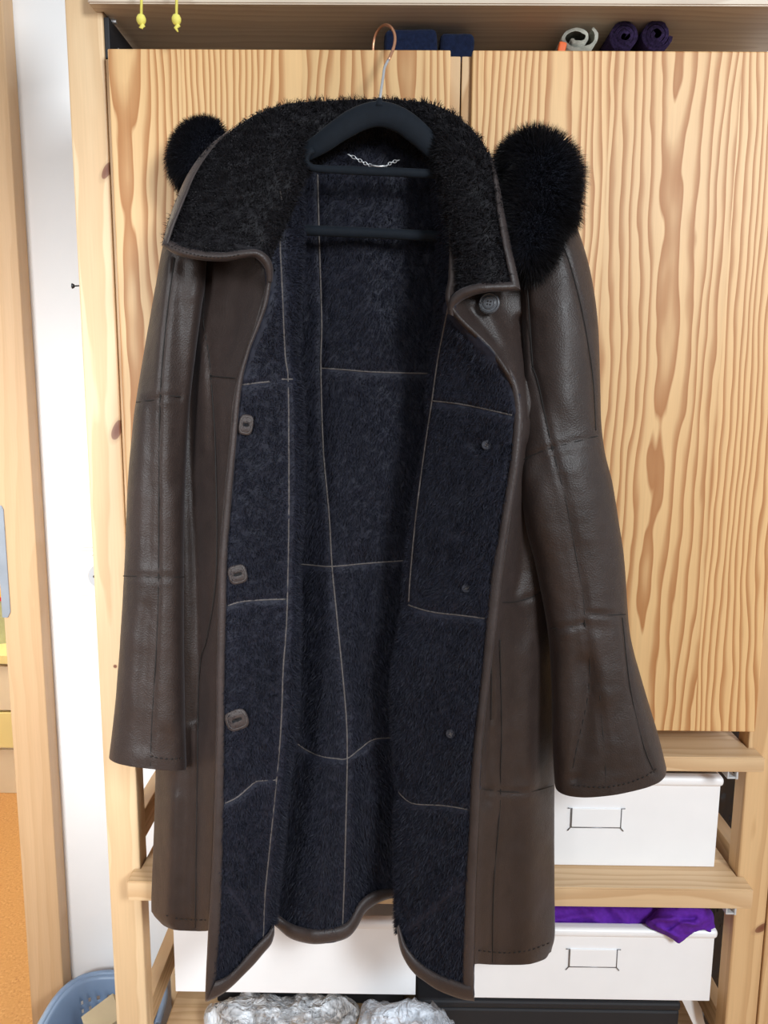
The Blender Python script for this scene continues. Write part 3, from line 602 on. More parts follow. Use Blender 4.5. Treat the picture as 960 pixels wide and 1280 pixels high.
box('cover', (fx, fx + 0.006, 1.021, 1.30, ztop + 0.001, ZP(147, 21, 1.021)), M['black_box'], r, 0.001); box('spine_label', (fx + 0.006, fx + 0.0068, 1.05, 1.16, ztop + 0.006, ztop + 0.024), plain('grey_label', (0.35, 0.36, 0.37), 0.6), r, 0.0003)
# ---- laundry basket
def basket():
    bc = np.array([-0.494, 1.215]); ra, rb = 0.097, 0.118; zrim = ZP(150, 1219, 1.33); h = 0.24
    r = empty('laundry_basket', (bc[0], bc[1], 0.0), 'blue plastic laundry basket with slotted sides on the floor', 'basket')
    n = 96; th = np.linspace(0, 2 * math.pi, n, endpoint=False)
    def ring(f, z, d=0.0):
        c, s = np.cos(th), np.sin(th); p = 2 / 3.2
        return np.stack([bc[0] + (ra * f + d) * np.sign(c) * np.abs(c) ** p, bc[1] + (rb * f + d) * np.sign(s) * np.abs(s) ** p, np.full(n, z)], 1)
    zs = [(0.80, zrim - h), (0.85, zrim - h * .6), (0.885, zrim - h * .42)] + [(0.89 + 0.008 * k, zrim - 0.075 + 0.008 * k) for k in range(6)] + [(0.95, zrim - 0.022), (0.97, zrim - 0.008), (1.0, zrim)]
    V = np.concatenate([ring(f, z) for f, z in zs]); F = grid_faces(len(zs), n, wrap=True)
    lay = np.arange(len(F)) // n; col = np.arange(len(F)) % n; hole = (lay >= 3) & (lay <= 8) & ((lay - 3) % 2 == 0) & (col % 3 == 1) & ((col // 12) % 2 == 0)
    F = F[~hole]; b = ring(0.80, zrim - h); V = np.concatenate([V, b.mean(0)[None]]); i = np.arange(n)
    F3 = np.stack([(i + 1) % n, i, np.full(n, len(V) - 1)], 1)
    o = mesh_np('tub', V, [F, F3], M['blue_plastic'], r); md = o.modifiers.new('thickness', 'SOLIDIFY'); md.thickness = 0.0025
    R = ring(1.0, zrim, 0.003); R = np.concatenate([R, R[:1]]); tube('rim', R, 0.0055, M['blue_plastic'], r, 10, 1.0, up=(0, 0, 1))
    tube('foot_ring', np.concatenate([ring(0.80, 0.003), ring(0.80, 0.003)[:1]]), 0.003, M['blue_plastic'], r, 6, 1.0, up=(0, 0, 1))
    return bc, zrim
bc, zrim = basket()
o = box('card_box', (-0.03, 0.03, -0.022, 0.022, -0.06, 0.03), M['cream_paper'], None, 0.001); o.location = P(136, 1276, 1.215).tolist(); o.rotation_euler = (0.5, -0.5, 0.4); tag(o, 'cream cardboard carton lying in the blue basket', 'carton')
o = soft_box('crumpled_cloth', -0.475, -0.425, 1.18, 1.26, zrim - 0.115, zrim - 0.06, M['pink_cloth'], 'pale pink cloth inside the blue basket', 'cloth', 0, 6, 0.008, 0.02)
# ---- next room, seen through the doorway
r = empty('low_cupboard', (-1.2, 2.5, 0.0), 'low pale cupboard against the far wall of the next room', 'cupboard')
fz = lambda py: ZP(15, py, 2.45)
M['pale_front'] = plain('pale_front', (0.72, 0.62, 0.48), 0.5, scale=6); M['yellow_front'] = plain('yellow_front', (0.80, 0.68, 0.32), 0.5, scale=6)
box('carcass', (-1.9, -0.7, 2.47, 2.9, 0.0, fz(829)), M['pale_front'], r, 0.001)
box('worktop', (-1.92, -0.68, 2.44, 2.92, fz(829), fz(818)), M['yellow_front'], r, 0.002)
box('drawer_front', (-1.89, -0.71, 2.45, 2.47, fz(888), fz(833)), M['pale_front'], r, 0.002)
box('drawer_front', (-1.89, -0.71, 2.45, 2.47, fz(935), fz(891)), M['yellow_front'], r, 0.002)
box('plinth', (-1.89, -0.71, 2.46, 2.47, 0.0, fz(939)), M['pale_front'], r, 0.002)
jx = XP(1, 740, 2.6); jz = fz(818)
r = empty('glass_jar', (jx, 2.6, jz), 'storage jar with a red and yellow band on the low cupboard', 'jar')
for nm, z0, z1, rad, mt in (('glass', 0.0, 0.155, 0.05, plain('green_glass', (0.40, 0.42, 0.25), 0.15, bump=0)), ('paper_label', 0.155, 0.20, 0.0505, plain('yellow_label', S(240, 190, 60), 0.6)), ('red_band', 0.147, 0.16, 0.052, plain('red_label', S(205, 50, 40), 0.6)), ('lid', 0.20, 0.235, 0.046, M['warm_wall'])):
    bm = bmesh.new(); bmesh.ops.create_cone(bm, cap_ends=True, segments=32, radius1=rad, radius2=rad, depth=z1 - z0, matrix=Matrix.Translation((jx, 2.6, jz + (z0 + z1) / 2))); from_bm(nm, bm, mt, r, False)
# ================================================================== THE HANGER
hg = empty('coat_hanger', PV(474, 150, 0.925), 'black flocked coat hanger with copper hook holding the shearling coat', 'hanger')
YH = 0.925
def rail(name, pts, wpx, thick, parent, mat=M['velvet_black'], sides=14):
    """bar with an oval section: pts = (px, py, Y); wpx = half height in pixels"""
    q = smooth(pts, 6) if len(pts) > 2 else cr(pts, 30); W = P(q[:, 0], q[:, 1], q[:, 2]); w = np.interp(np.linspace(0, 1, len(q)), np.linspace(0, 1, len(np.atleast_1d(wpx))), np.atleast_1d(wpx)) * q[:, 2] * 1e-3
    return tube(name, W, w, mat, parent, sides, thick, up=(0, 1, 0))
arm = [(250, 262, .945), (310, 228, .94), (360, 203, .935), (400, 180, .927), (425, 162, YH), (450, 148, YH), (474, 142.5, YH), (500, 150, YH), (524, 168, YH), (548, 190, .93), (590, 215, .935), (640, 240, .94), (700, 268, .945)]
rail('arms', arm, [7, 8, 9, 8.5, 12, 14, 14.5, 14, 12, 10, 9, 8, 7], 0.45, hg)
rail('neck_boss', [(474, 134, YH), (474, 127, YH), (474.5, 123, YH)], [7, 4.5, 3], 1.0, hg)
rail('cross_bar', [(392, 187, YH - .002), (385, 192, YH - .002), (382, 200, YH - .002), (387, 208, YH - .002), (400, 211, YH - .002), (440, 213, YH - .002), (500, 215.5, YH - .002), (555, 218, YH)], [3.5, 4, 4.5, 5, 5.2, 5.2, 5.2, 5.2], 0.7, hg)
rail('trouser_bar', [(330, 286, .937), (400, 288.5, .937), (480, 292, .937), (560, 296, .937), (620, 299, .937)], 6.2, 0.8, hg)
for a, b in (((262, 262, .945), (330, 286, .937)), ((688, 268, .945), (620, 299, .937))): rail('bar_end', [a, ((a[0] + b[0]) / 2, (a[1] + b[1]) / 2 + 4, .941), b], 5, 0.8, hg)
hk = [(474.5, 128, YH), (476.5, 112, YH + .006), (479, 96, YH + .016), (481, 84, YH + .024), (488, 70, YH + .035), (493, 56, .968), (493.5, 44, .978), (489, 34.5, .990), (482, 31, 1.003), (475, 35, 1.016), (469, 45, 1.024), (466.5, 57, 1.026), (466.5, 68, 1.026)]
q = smooth(hk, 3); W = P(q[:, 0], q[:, 1], q[:, 2]); k = np.argmin(np.abs(np.arange(len(q)) - len(q) * 0.36))
tag(tube('hook', W[:k + 1], 0.00155, M['steel'], hg, 10), 'bright silver lower half of the hook'); tag(tube('hook', W[k:], 0.0017, M['copper'], hg, 10), 'copper coloured upper loop of the hook')
# ================================================================== THE COAT
coat = empty('shearling_coat', PV(440, 1160, 0.93), 'long dark brown leather coat with black shearling lining hanging open', 'coat')
LEA, BND, FUR = M['leather'], M['binding'], M['shearling']
PILE = dict(mat=FUR, density=420000, length=0.0062, width=0.00042)
# edge lines (pixels)
LO = [(334, 348), (328, 380), (318, 410), (307, 440), (295, 485), (287, 560), (279, 640), (274, 706), (272.5, 780), (271, 850), (270.5, 910), (268.5, 980), (265.6, 1060), (261, 1150), (257, 1235), (257, 1252)]
LI = [(340, 350), (334, 382), (323, 412), (312, 440), (302, 485), (295, 560), (288.5, 640), (284, 706), (282.5, 780), (281, 850), (280.5, 915), (280.5, 950), (279, 1060), (276, 1150), (271, 1222), (271, 1232)]
RO = [(565, 384), (572, 394), (582, 405), (608, 431), (631, 451), (645, 474), (652, 504), (653, 531), (648, 585), (641, 629), (633, 676), (628, 719), (622, 770), (613.6, 838), (602, 936), (598, 1033), (594, 1131), (592, 1229), (593, 1251)]
RI = [(560, 388), (567, 399), (578, 410), (602, 436), (622, 457), (635, 478), (641, 506), (641, 531), (637, 580), (629, 629), (622, 676), (616, 703), (609, 766), (602, 838), (590, 955), (586, 1033), (581.6, 1111), (578, 1215), (579, 1236)]
yL_edge, yR_edge = 0.866, 0.852
# ---- back of the coat: lining seen through the opening
SB_V = [(397, 218), (399, 300), (402, 400), (401, 460), (404, 560), (411, 640), (415, 707), (420, 760), (428, 840), (433, 900), (434, 945), (433, 1000), (431, 1080), (428, 1162)]
SB_H = [[(400, 460), (430, 462), (460, 464.5), (500, 466), (545, 467)], [(360, 704), (385, 706), (415, 708), (460, 704), (530, 699)], [(372, 930), (384, 938), (400, 945), (418, 948), (434, 948), (450, 936), (468, 924), (500, 922)], [(549, 250), (548, 330), (542, 470), (530, 560)]]
rows = []
for y, xl, xr in ((134, 410, 535), (150, 385, 560), (200, 345, 590), (260, 332, 600), (330, 335, 600), (460, 338, 595), (600, 338, 590), (760, 335, 585), (880, 335, 580), (960, 330, 575), (1040, 326, 570)):
    ys = np.full(7, y); Y = np.array([.972, .974, .970, .966, .970, .975, .976])
    if y < 180: Y = Y + .006; 
    if y < 140: Y = Y + .004
    if y > 700:
        t = min(1, (y - 700) / 350); Y = Y + t * np.array([-.01, -.012, -.030, -.020, .002, .0, -.004])
    rows.append([(xl + (xr - xl) * k / 6, ys[k], Y[k]) for k in range(7)])
rows.append([(322, 1120, .955), (358, 1120, .955), (398, 1122, .935), (434, 1118, .942), (470, 1090, .972), (515, 1085, .974), (565, 1090, .968)])
rows.append([(320, 1140, .955), (358, 1166, .955), (395, 1178, .935), (432, 1172, .942), (462, 1132, .972), (500, 1121, .974), (560, 1120, .968)])
back = sheet('back', 'back_lining', rows, FUR, coat, step=3, thick=0.006, rough_amp=0.0016, rough_scale=120, seed=21, fur=dict(PILE, down=0.8, density=360000, cull=[[(322, 1140), (358, 1166), (395, 1174), (432, 1170), (445, 1152), (455, 1138), (475, 1122), (500, 1116), (560, 1115)]]),
    folds=[([(372, 700), (380, 860), (388, 940)], 14, -.006), ([(455, 700), (450, 800), (452, 930)], 10, -.007), ([(415, 960), (400, 1060), (398, 1160)], 16, .004), ([(455, 960), (452, 1050), (456, 1120)], 10, -.006), ([(440, 300), (470, 430)], 26, .004)], seams=[SB_V] + SB_H)
line_on('back', 'seam', SB_V, 0.0010, M['seam_cord'], coat, -0.0008, step=3)
for s in SB_H: line_on('back', 'seam', s, 0.0009, M['seam_cord'], coat, -0.0008, step=3)
hem_o = [(322, 1142), (345, 1158), (360, 1171), (375, 1177), (395, 1180), (420, 1177), (436, 1171), (447, 1158), (456, 1141), (470, 1130), (485, 1124), (505, 1121), (530, 1120)]
hem_i = [(322, 1125), (345, 1141), (360, 1152), (375, 1158), (395, 1161), (420, 1158), (433, 1153), (441, 1142), (448, 1129), (462, 1117), (480, 1111), (505, 1108), (530, 1107)]
hy = [.953, .952, .948, .940, .928, .932, .938, .945, .955, .966, .976, .980, .976]
tag(band('hemb', 'hem_facing', hem_o, hem_i, hy, hy, BND, coat, bulge=.006, wrap=.012), 'smooth brown leather strip along the hem')
# ---- front edges turned outwards: lining side
def front_rows(lefts, rights, prof, f):
    rows = []
    for (xl, yl), (xr, yr) in zip(lefts, rights):
        r_ = []
        for t, Y in zip(f, prof): r_.append((xl + (xr - xl) * t, yl + (yr - yl) * t, Y))
        rows.append(r_)
    return rows
ysL = [225, 280, 330, 380, 440, 485, 560, 640, 706, 780, 850, 910, 970, 1060]
lx = {225: 322, 280: 322, 330: 330, 380: 330}; 
foldx = [(225, 374), (280, 376), (330, 374), (380, 372), (440, 369), (485, 374), (560, 376), (640, 375), (706, 371), (780, 371), (850, 370), (910, 367), (970, 359), (1060, 350)]
L_, R_ = [], []
for y, xr in foldx: L_.append((lx.get(y, interp_y(LO, y) + 3), y)); R_.append((xr, y))
fL = [0, .2, .45, .75, .95, 1.0, .93]; pL = [yL_edge + .003, .868, .874, .884, .896, .915, .955]
rows = front_rows(L_, R_, pL, fL)
for k in (0, 1, 2): rows[k] = [(a, b, c + (.026, .020, .010)[k]) for a, b, c in rows[k]]
rows.append([(264, 1110, .869), (280, 1108, .868), (302, 1106, .874), (326, 1104, .884), (342, 1102, .896), (346, 1101, .915), (341, 1100, .955)])
rows.append([(262, 1170, .869), (277, 1164, .868), (297, 1156, .874), (322, 1146, .884), (338, 1138, .896), (343, 1136, .915), (337, 1134, .955)])
rows.append([(258, 1249, .869), (275, 1242, .868), (296, 1226, .874), (322, 1200, .884), (338, 1180, .896), (343, 1166, .915), (337, 1160, .955)])
SL_V = [(352, 236), (350, 300), (352, 350), (356, 440), (360, 475), (361, 560), (361, 640), (360, 706), (358, 780), (354, 835), (351, 910), (345.6, 974), (337, 1060), (331, 1120), (329, 1172)]
SL_H = [[(303, 481), (318, 479), (337, 477)], [(352, 474), (366, 474)], [(285, 757), (297, 753), (310, 751), (335, 749.5), (357, 749)], [(281, 1004), (292, 999), (301, 993), (311, 984), (320, 977), (332, 975.5), (345, 975)], [(285, 1108), (300, 1129), (312, 1148), (324, 1169)]]
frl = sheet('fl', 'front_lining', rows, FUR, coat, step=2.5, thick=0.004, rough_amp=0.0012, rough_scale=110, seed=31, fur=dict(PILE, down=0.35, cull=[[(258, 1249), (290, 1230), (317, 1203), (343, 1166)], LO]), folds=[([(366, 480), (369, 640), (365, 850)], 7, .004), ([(312, 540), (300, 620)], 10, -.003)], seams=[SL_V] + SL_H)
for s in [SL_V] + SL_H[:4]: line_on('fl', 'seam', s, 0.0010, M['seam_cord'], coat, 0.0, step=3)
# right side
ysR = [(225, 542, 572), (300, 550, 580), (350, 549, 578), (384, 548, 566), (410, 546, 586), (440, 542, 616), (474, 537, 643), (504, 534, 650), (531, 532, 651), (585, 524, 646), (645, 514, 637), (719, 506, 627), (775, 503, 620), (838, 492, 612), (916, 493, 603), (979, 497, 600), (1033, 496, 597), (1100, 496, 594)]
f = [0.07, 0, .05, .25, .55, .8, 1.0]; pr = [.962, .925, .905, .888, .872, .860, yR_edge + .003]
rows = front_rows([(a, y) for y, a, b in ysR], [(b, y) for y, a, b in ysR], pr, f)
for k in (0, 1, 2): rows[k] = [(a, b, c + (.03, .024, .016)[k]) for a, b, c in rows[k]]
rows.append([(504, 1150, .962), (497, 1150, .925), (502, 1152, .905), (521, 1156, .888), (550, 1162, .872), (574, 1166, .860), (593, 1170, .855)])
rows.append([(506, 1176, .962), (499, 1176, .925), (504, 1192, .905), (521, 1215, .888), (548, 1233, .872), (572, 1243, .860), (592, 1249, .855)])
SR_V = [(561, 380), (555, 410), (547, 451), (540, 501), (530, 568), (520, 645), (513, 719), (511, 752)]
SR_H = [[(540, 501), (560, 503), (581, 506), (610, 512), (640, 519)], [(510, 756), (528, 762), (547, 766), (575, 769), (606, 773)], [(498, 990), (508, 1000), (520, 1005), (555, 1007), (586, 1012)], [(580, 1103), (555, 1124), (530, 1147), (508, 1166)]]
frr = sheet('fr', 'front_lining', rows, FUR, coat, step=2.5, thick=0.004, rough_amp=0.0014, rough_scale=110, seed=41, fur=dict(PILE, down=0.6, cull=[[(499, 1176), (508, 1200), (530, 1222), (561, 1239), (592, 1249)], RO]), folds=[([(600, 556), (606, 560)], 9, -.004), ([(580, 735), (586, 737)], 9, -.004), ([(560, 917), (566, 919)], 8, -.003)], seams=[SR_V] + SR_H)
for s in [SR_V] + SR_H[:3]: line_on('fr', 'seam', s, 0.0009, M['seam_cord'], coat, -0.0008, step=3)
# hem facings of the fronts
tag(band('hl', 'hem_facing', [(258, 1252), (275, 1244), (290, 1233), (304, 1219), (317, 1206), (329, 1192), (339, 1180), (343, 1168)], [(270, 1226), (282, 1221), (293, 1212), (303, 1201), (313, 1189), (324, 1177), (335, 1166), (341, 1156)], [.864, .866, .872, .880, .893], [.862, .864, .870, .878, .892], BND, coat, bulge=.005, wrap=.010), 'smooth brown leather strip along the hem')
tag(band('hr', 'hem_facing', [(495.5, 1160), (500, 1186), (508, 1204), (518, 1217), (530, 1226), (545, 1236), (561, 1243), (578, 1249), (593, 1251)], [(499, 1155), (506, 1178), (515, 1192), (526, 1203), (538, 1212), (551, 1219), (565, 1224), (577, 1228), (588, 1231)], [.905, .894, .886, .874, .862, .852], [.903, .892, .884, .872, .860, .850], BND, coat, bulge=.005, wrap=.010), 'smooth brown leather strip along the hem')
# ---- leather outside of the fronts
def outer(key, rows, folds, seams, seed):
    o = sheet(key, 'outer_panel', rows, LEA, coat, step=3, thick=-0.0 + 0.005, folds=folds, seams=seams, rough_amp=0.0006, rough_scale=40, seed=seed); return o
rows = []
for y, xl, yw in ((270, 215, .93), (310, 212, .925), (345, 208, .93), (400, 205, .935), (485, 203, .945), (560, 201, .95), (640, 200, .955), (706, 199, .958), (780, 198, .96), (850, 197, .96), (910, 196.5, .96), (980, 195.5, .96), (1060, 193, .96), (1130, 190.5, .96)):
    xr = interp_y(LO, y) if y >= 348 else {270: 345, 310: 340, 345: 336}[y]; dz = {270: .035, 310: .022, 345: .008}.get(y, 0)
    v = min(1, max(0, (y - 400) / 400)); g = [.0, .28, .6, .86, 1]
    Yp = [yw, .905 + .03 * (1 - v) + .012 * v, .905 + .006, .884, yL_edge + .002 + dz]
    rows.append([(xl + 18, y, .976), (xl + 2, y, .970)] + [(xl + (xr - xl) * t, y, Y) for t, Y in zip(g, Yp)])
rows.append([(205, 1138, .976), (193, 1142, .970), (193, 1144, .960), (210, 1152, .917), (238, 1155, .911), (254, 1156, .884), (261, 1156, yL_edge + .004)])
rows.append([(212, 1146, .976), (203, 1152, .970), (202, 1155, .960), (217, 1162, .917), (238, 1164, .911), (254, 1164, .884), (261, 1163, yL_edge + .004)])
OL = [[(246, 320), (246, 391)], [(246, 391), (236, 405)], [(246, 391), (256, 400)], [(259, 318), (254, 395), (258, 425), (262, 452), (267, 520), (269, 560), (271, 674), (268, 740), (258, 800), (249, 842), (246, 1000), (244, 1160)], [(262, 470), (278, 471.5), (296, 473)]]
outer('ol', rows, [([(240, 330), (240, 560), (250, 800), (248, 900)], 9, -.012), ([(305, 345), (288, 420)], 14, -.004), ([(252, 400), (256, 560)], 5, .004), ([(215, 1000), (213, 1140)], 10, .004)], OL, 51)
for s in OL: line_on('ol', 'seam', s, 0.0006, M['groove'], coat, 0.0002)
stitches('ol', 'hem_stitching', [(206, 1143), (214, 1147), (225, 1149), (245, 1150), (260, 1150)], M['groove'], coat)
rows = []
for y, xr, yw in ((270, 715, .945), (310, 715, .94), (345, 712, .935), (384, 710, .93), (440, 706, .935), (500, 704, .94), (560, 702, .945), (640, 700, .95), (719, 699, .952), (800, 697, .955), (900, 695, .957), (980, 693, .96), (1060, 692.5, .96), (1130, 693, .96), (1170, 693, .96)):
    xl = interp_y(RO, y) if y >= 384 else {270: 560, 310: 562, 345: 563}[y]; dz = {270: .04, 310: .026, 345: .012}.get(y, 0)
    g = [0, .12, .4, .7, .97, 1.0]; Yp = [yR_edge + .002 + dz, .870 + dz * .5, .892, .905, yw - .02, yw]
    if y < 480: 
        Yp[1] -= .002; Yp[2] = .892; 
    rows.append([(xl + (xr - xl) * t, y, Y) for t, Y in zip(g, Yp)] + [(xr - 3, y, .970), (xr - 20, y, .976)])
for e, (a, b) in enumerate(((1196, 1184), (1205, 1190))):
    rows.append([(593, a, .854), (603, a, .870), (632, a + 1.5, .892), (662, a, .905), (684 - e * 3, a - 6, yw - .02), (690 - e * 3, b, yw), (688, b, .970), (672, b, .976)])
ORS = [[(609, 790), (614, 830), (614, 900)], [(625, 800), (627, 908), (626, 960), (625, 1010), (617.5, 1104), (615.5, 1203)], [(602, 986), (615, 988), (633, 990), (652, 990.5), (668, 989), (692, 982)], [(628, 753), (643, 752.5), (655, 750), (668, 745), (680, 738)], [(655, 366), (660, 420), (657, 470)]]
outer('or', rows, [([(612, 800), (610, 900), (606, 1000)], 8, -.006), ([(655, 820), (660, 980), (662, 1180)], 22, .006), ([(652, 560), (650, 700), (642, 740)], 10, -.010), ([(604, 380), (622, 412), (642, 458)], 11, .007), ([(588, 388), (606, 410), (624, 434)], 9, -.005), ([(652, 400), (657, 520)], 6, -.010)], ORS, 61)
for s in ORS: line_on('or', 'seam', s, 0.0006, M['groove'], coat, 0.0002)
stitches('or', 'hem_stitching', [(597, 1188), (620, 1190.5), (641, 1191), (665, 1187), (688, 1178)], M['groove'], coat)
# ---- bindings on the front edges
band('bl', 'edge_binding', LO, LI, [.868, .866, .866, .866, .866], [.868, .866, .866, .866, .866], BND, coat, bulge=.004, wrap=.012)
band('br', 'edge_binding', RO, RI, [.862, .853, .852, .852, .852], [.868, .855, .855, .855, .855], BND, coat, bulge=.004, wrap=.012)
# ---- collar
def collar(key, A, B, last, seed, seams=()):
    A = np.array(A); B = np.array(B); rows = []
    n = len(A)
    for k in range(n):
        t = np.array([0, .12, .35, .62, .86, 1.0]); g = A[k] * (1 - t[:, None]) + B[k] * t[:, None]
        bul = np.array([0, .010, .020, .022, .014, 0]) * (1.0 if 0 < k else .6); g[:, 2] -= bul; rows.append(g)
    if last is not None: rows.append(np.array(last))
    return sheet(key, 'collar', rows, M['shearling_collar'], coat, step=2.5, thick=0.008, rough_amp=0.002, rough_scale=75, seed=seed, folds=(), seams=seams, fur=dict(mat=M['shearling_collar'], density=520000, length=0.0066, width=0.00045, down=0.3, curl=0.7))
CA = [(475, 124, .968), (430, 125, .965), (385, 127, .952), (345, 133, .935), (308, 150, .918), (270, 180, .905), (243, 214, .892), (226, 246, .882), (213, 278, .874), (207, 298, .870)]
CB = [(475, 190, .984), (432, 193, .982), (394, 203, .966), (384, 218, .932), (374, 240, .905), (366, 262, .895), (356, 284, .888), (349, 300, .882), (343, 312, .876), (340, 322, .872)]
cL = collar('cl', CA, CB, [(206, 305, .868), (222, 309, .858), (252, 314, .852), (285, 315, .851), (312, 315, .855), (336, 330, .868)], 71)
DA = [(470, 124, .968), (505, 125, .965), (542, 131, .950), (574, 148, .932), (597, 170, .914), (612, 196, .900), (620, 228, .890), (626, 262, .880), (631, 300, .872), (641, 338, .862)]
DB = [(470, 190, .984), (503, 192, .982), (531, 197, .960), (543, 212, .930), (551, 235, .908), (556, 262, .898), (561, 290, .892), (566, 318, .884), (570, 342, .878), (570, 360, .872)]
cR = collar('cr', DA, DB, [(642, 352, .860), (632, 356, .852), (614, 357, .848), (596, 359, .849), (580, 364, .856), (568, 374, .870)], 81)
# collar bindings
band('cbl', 'collar_binding', [(290, 160), (262, 182), (238, 212), (222, 245), (210, 278), (202.5, 306)], [(290, 161), (266, 186), (245, 217), (231, 249), (219, 280), (211, 304)], [.918, .905, .892, .880, .868, .864], [.912, .896, .880, .866, .858, .856], BND, coat, bulge=.004, wrap=.016)
line_on('cl', 'seam', [(350, 236), (352, 250)], 0.0008, M['seam_cord'], coat)
band('cbl2', 'collar_binding', [(202.5, 307), (222, 319), (250, 325), (280, 326.5), (302, 323), (316, 321), (326, 328), (332, 338), (333.5, 352)], [(207, 296), (226, 306), (252, 313), (280, 315), (300, 312.5), (318, 311), (333, 318), (341, 332), (341, 352)], [.864, .857, .852, .850, .850, .852, .858, .866], [.866, .856, .850, .847, .848, .850, .858, .866], BND, coat, bulge=.007, wrap=.014)
band('cbr', 'collar_binding', [(611, 186), (622, 222), (630, 262), (641, 314), (650.5, 362)], [(610, 190), (616, 228), (621, 266), (630, 316), (638, 354)], [.906, .888, .874, .862, .853], [.904, .884, .868, .856, .850], BND, coat, bulge=.004, wrap=.016)
band('cbr2', 'collar_binding', [(650.5, 363), (632, 364), (610, 365), (590, 370), (576, 377), (567, 386), (570, 396)], [(638, 352), (625, 352), (606, 353), (586, 357), (571, 364), (561, 376), (559, 392)], [.853, .849, .847, .850, .856, .862], [.850, .847, .845, .848, .854, .862], BND, coat, bulge=.007, wrap=.014)
stitches('cbl2', 'binding_stitching', [(208, 305), (226, 313), (252, 320), (280, 322), (300, 318)], M['groove'], coat, gap=5, rad=.0005, dY=-.0002)
# ---- sleeves
def sleeve(key, rows, folds, seams, stitch, seed, drop=10):
    """rows: (xl, yl, xr, yr, Yc, half depth)"""
    rows = cr(rows, int((max(r_[3] for r_ in rows) - rows[0][1]) / 3)); nu = 96; th = np.linspace(0, 2 * math.pi, nu, endpoint=False)
    c, s = np.cos(th), np.sin(th); cx = np.sign(c) * np.abs(c) ** 0.85; sy = np.sign(s) * np.abs(s) ** 0.8
    G = np.zeros((len(rows), nu, 3))
    xl, yl, xr, yr, Yc, hd = rows.T
    G[..., 0] = ((xl + xr) / 2)[:, None] - ((xr - xl) / 2)[:, None] * cx[None]; G[..., 1] = ((yl + yr) / 2)[:, None] - ((yr - yl) / 2)[:, None] * cx[None]; G[..., 2] = Yc[:, None] - hd[:, None] * sy[None]
    G[..., 1] += drop * (sy[None] * np.clip((yl - yl[-1] + 200) / 200, 0, 1)[:, None] ** 1.5)
    G = deform(G, [(a_, w_ * 1.5, m_ * .75) for a_, w_, m_ in folds], seams); W = P(G[..., 0], G[..., 1], G[..., 2]); W[..., 1] += .0008 * noise(W, 35, seed) + .0004 * noise(W, 120, seed + 1)
    fr = sy > 0.05; SURF[key] = (G[:, fr].reshape(-1, 3), W[:, fr, 1].reshape(-1))
    cen = W.mean(1, keepdims=True); last = W[-1:]; lc = cen[-1:]
    inner = [lc + (last - lc) * 0.97 + np.array([0, 0, 0.001])] + [lc + (last - lc) * 0.86 + np.array([0, 0, 0.004])] + [cen[-1 - k:len(cen) - k] + (W[-1 - k:len(W) - k] - cen[-1 - k:len(cen) - k]) * 0.84 for k in (4, 12, 20)]
    W2 = np.concatenate([W] + inner); nv = len(W2)
    V = np.concatenate([W2.reshape(-1, 3), W2[0].mean(0)[None], W2[-1].mean(0)[None]]); j = np.arange(nu); k = (j + 1) % nu
    o = mesh_np('sleeve', V, [grid_faces(nv, nu, wrap=True), np.stack([k, j, np.full(nu, nv * nu)], 1), np.stack([(nv - 1) * nu + j, (nv - 1) * nu + k, np.full(nu, nv * nu + 1)], 1)], LEA, coat)
    for q_ in seams: line_on(key, 'seam', q_, 0.0006, M['groove'], o, 0.0002)
    stitches(key, 'cuff_stitching', stitch, M['groove'], o)
    return o
SLs = [[(218, 322), (208, 400), (201, 480), (199, 560), (198, 720), (196, 800), (190, 900), (188, 958)], [(170, 503), (185, 501), (200, 499)], [(200, 495), (212, 495), (226, 496)], [(154, 720), (175, 721), (197, 722), (215, 722), (231, 721)]]
sleeve('sl', [(236, 218, 300, 225, .935, .012), (215, 262, 290, 262, .930, .024), (203, 310, 262, 310, .925, .030), (194, 360, 256, 360, .923, .032), (187, 400, 250, 400, .922, .032), (170, 500, 238, 500, .920, .033), (160, 600, 232, 600, .920, .034), (156, 700, 230, 700, .918, .035), (150, 800, 230, 800, .916, .036), (144, 880, 231, 888, .914, .038), (137, 940, 233, 952, .912, .040), (136.5, 947, 233, 959, .912, .040)],
       [([(208, 330), (205, 480), (212, 700), (215, 900)], 11, .007), ([(228, 330), (226, 480), (224, 600)], 8, -.006), ([(190, 330), (180, 480)], 7, -.005), ([(178, 520), (172, 640), (174, 760)], 9, .003), ([(186, 760), (180, 870), (178, 930)], 7, -.004), ([(165, 780), (162, 880)], 9, .003), ([(190, 500), (188, 700)], 5, -.003)], SLs,
       [(186, 945), (200, 948), (216, 949), (230, 947)], 91, 8)
SRs = [[(666, 459), (673, 480), (681, 518), (690, 559), (698, 590), (707, 624), (722, 706), (729, 745), (731, 779), (734, 800), (737, 823), (735, 870), (722, 930), (716, 960)], [(652, 576), (668, 568), (690, 560), (720, 552), (747, 545)], [(688, 786), (710, 784), (731, 779)], [(737, 767), (760, 769), (782, 768)], [(694, 292), (706, 312), (717, 345), (730, 400), (741, 470), (745, 538)], [(750, 870), (752, 900), (756, 950), (758, 994)], [(778, 772), (788, 860), (804, 930), (818, 966)], [(657, 330), (662, 400), (666, 459)]]
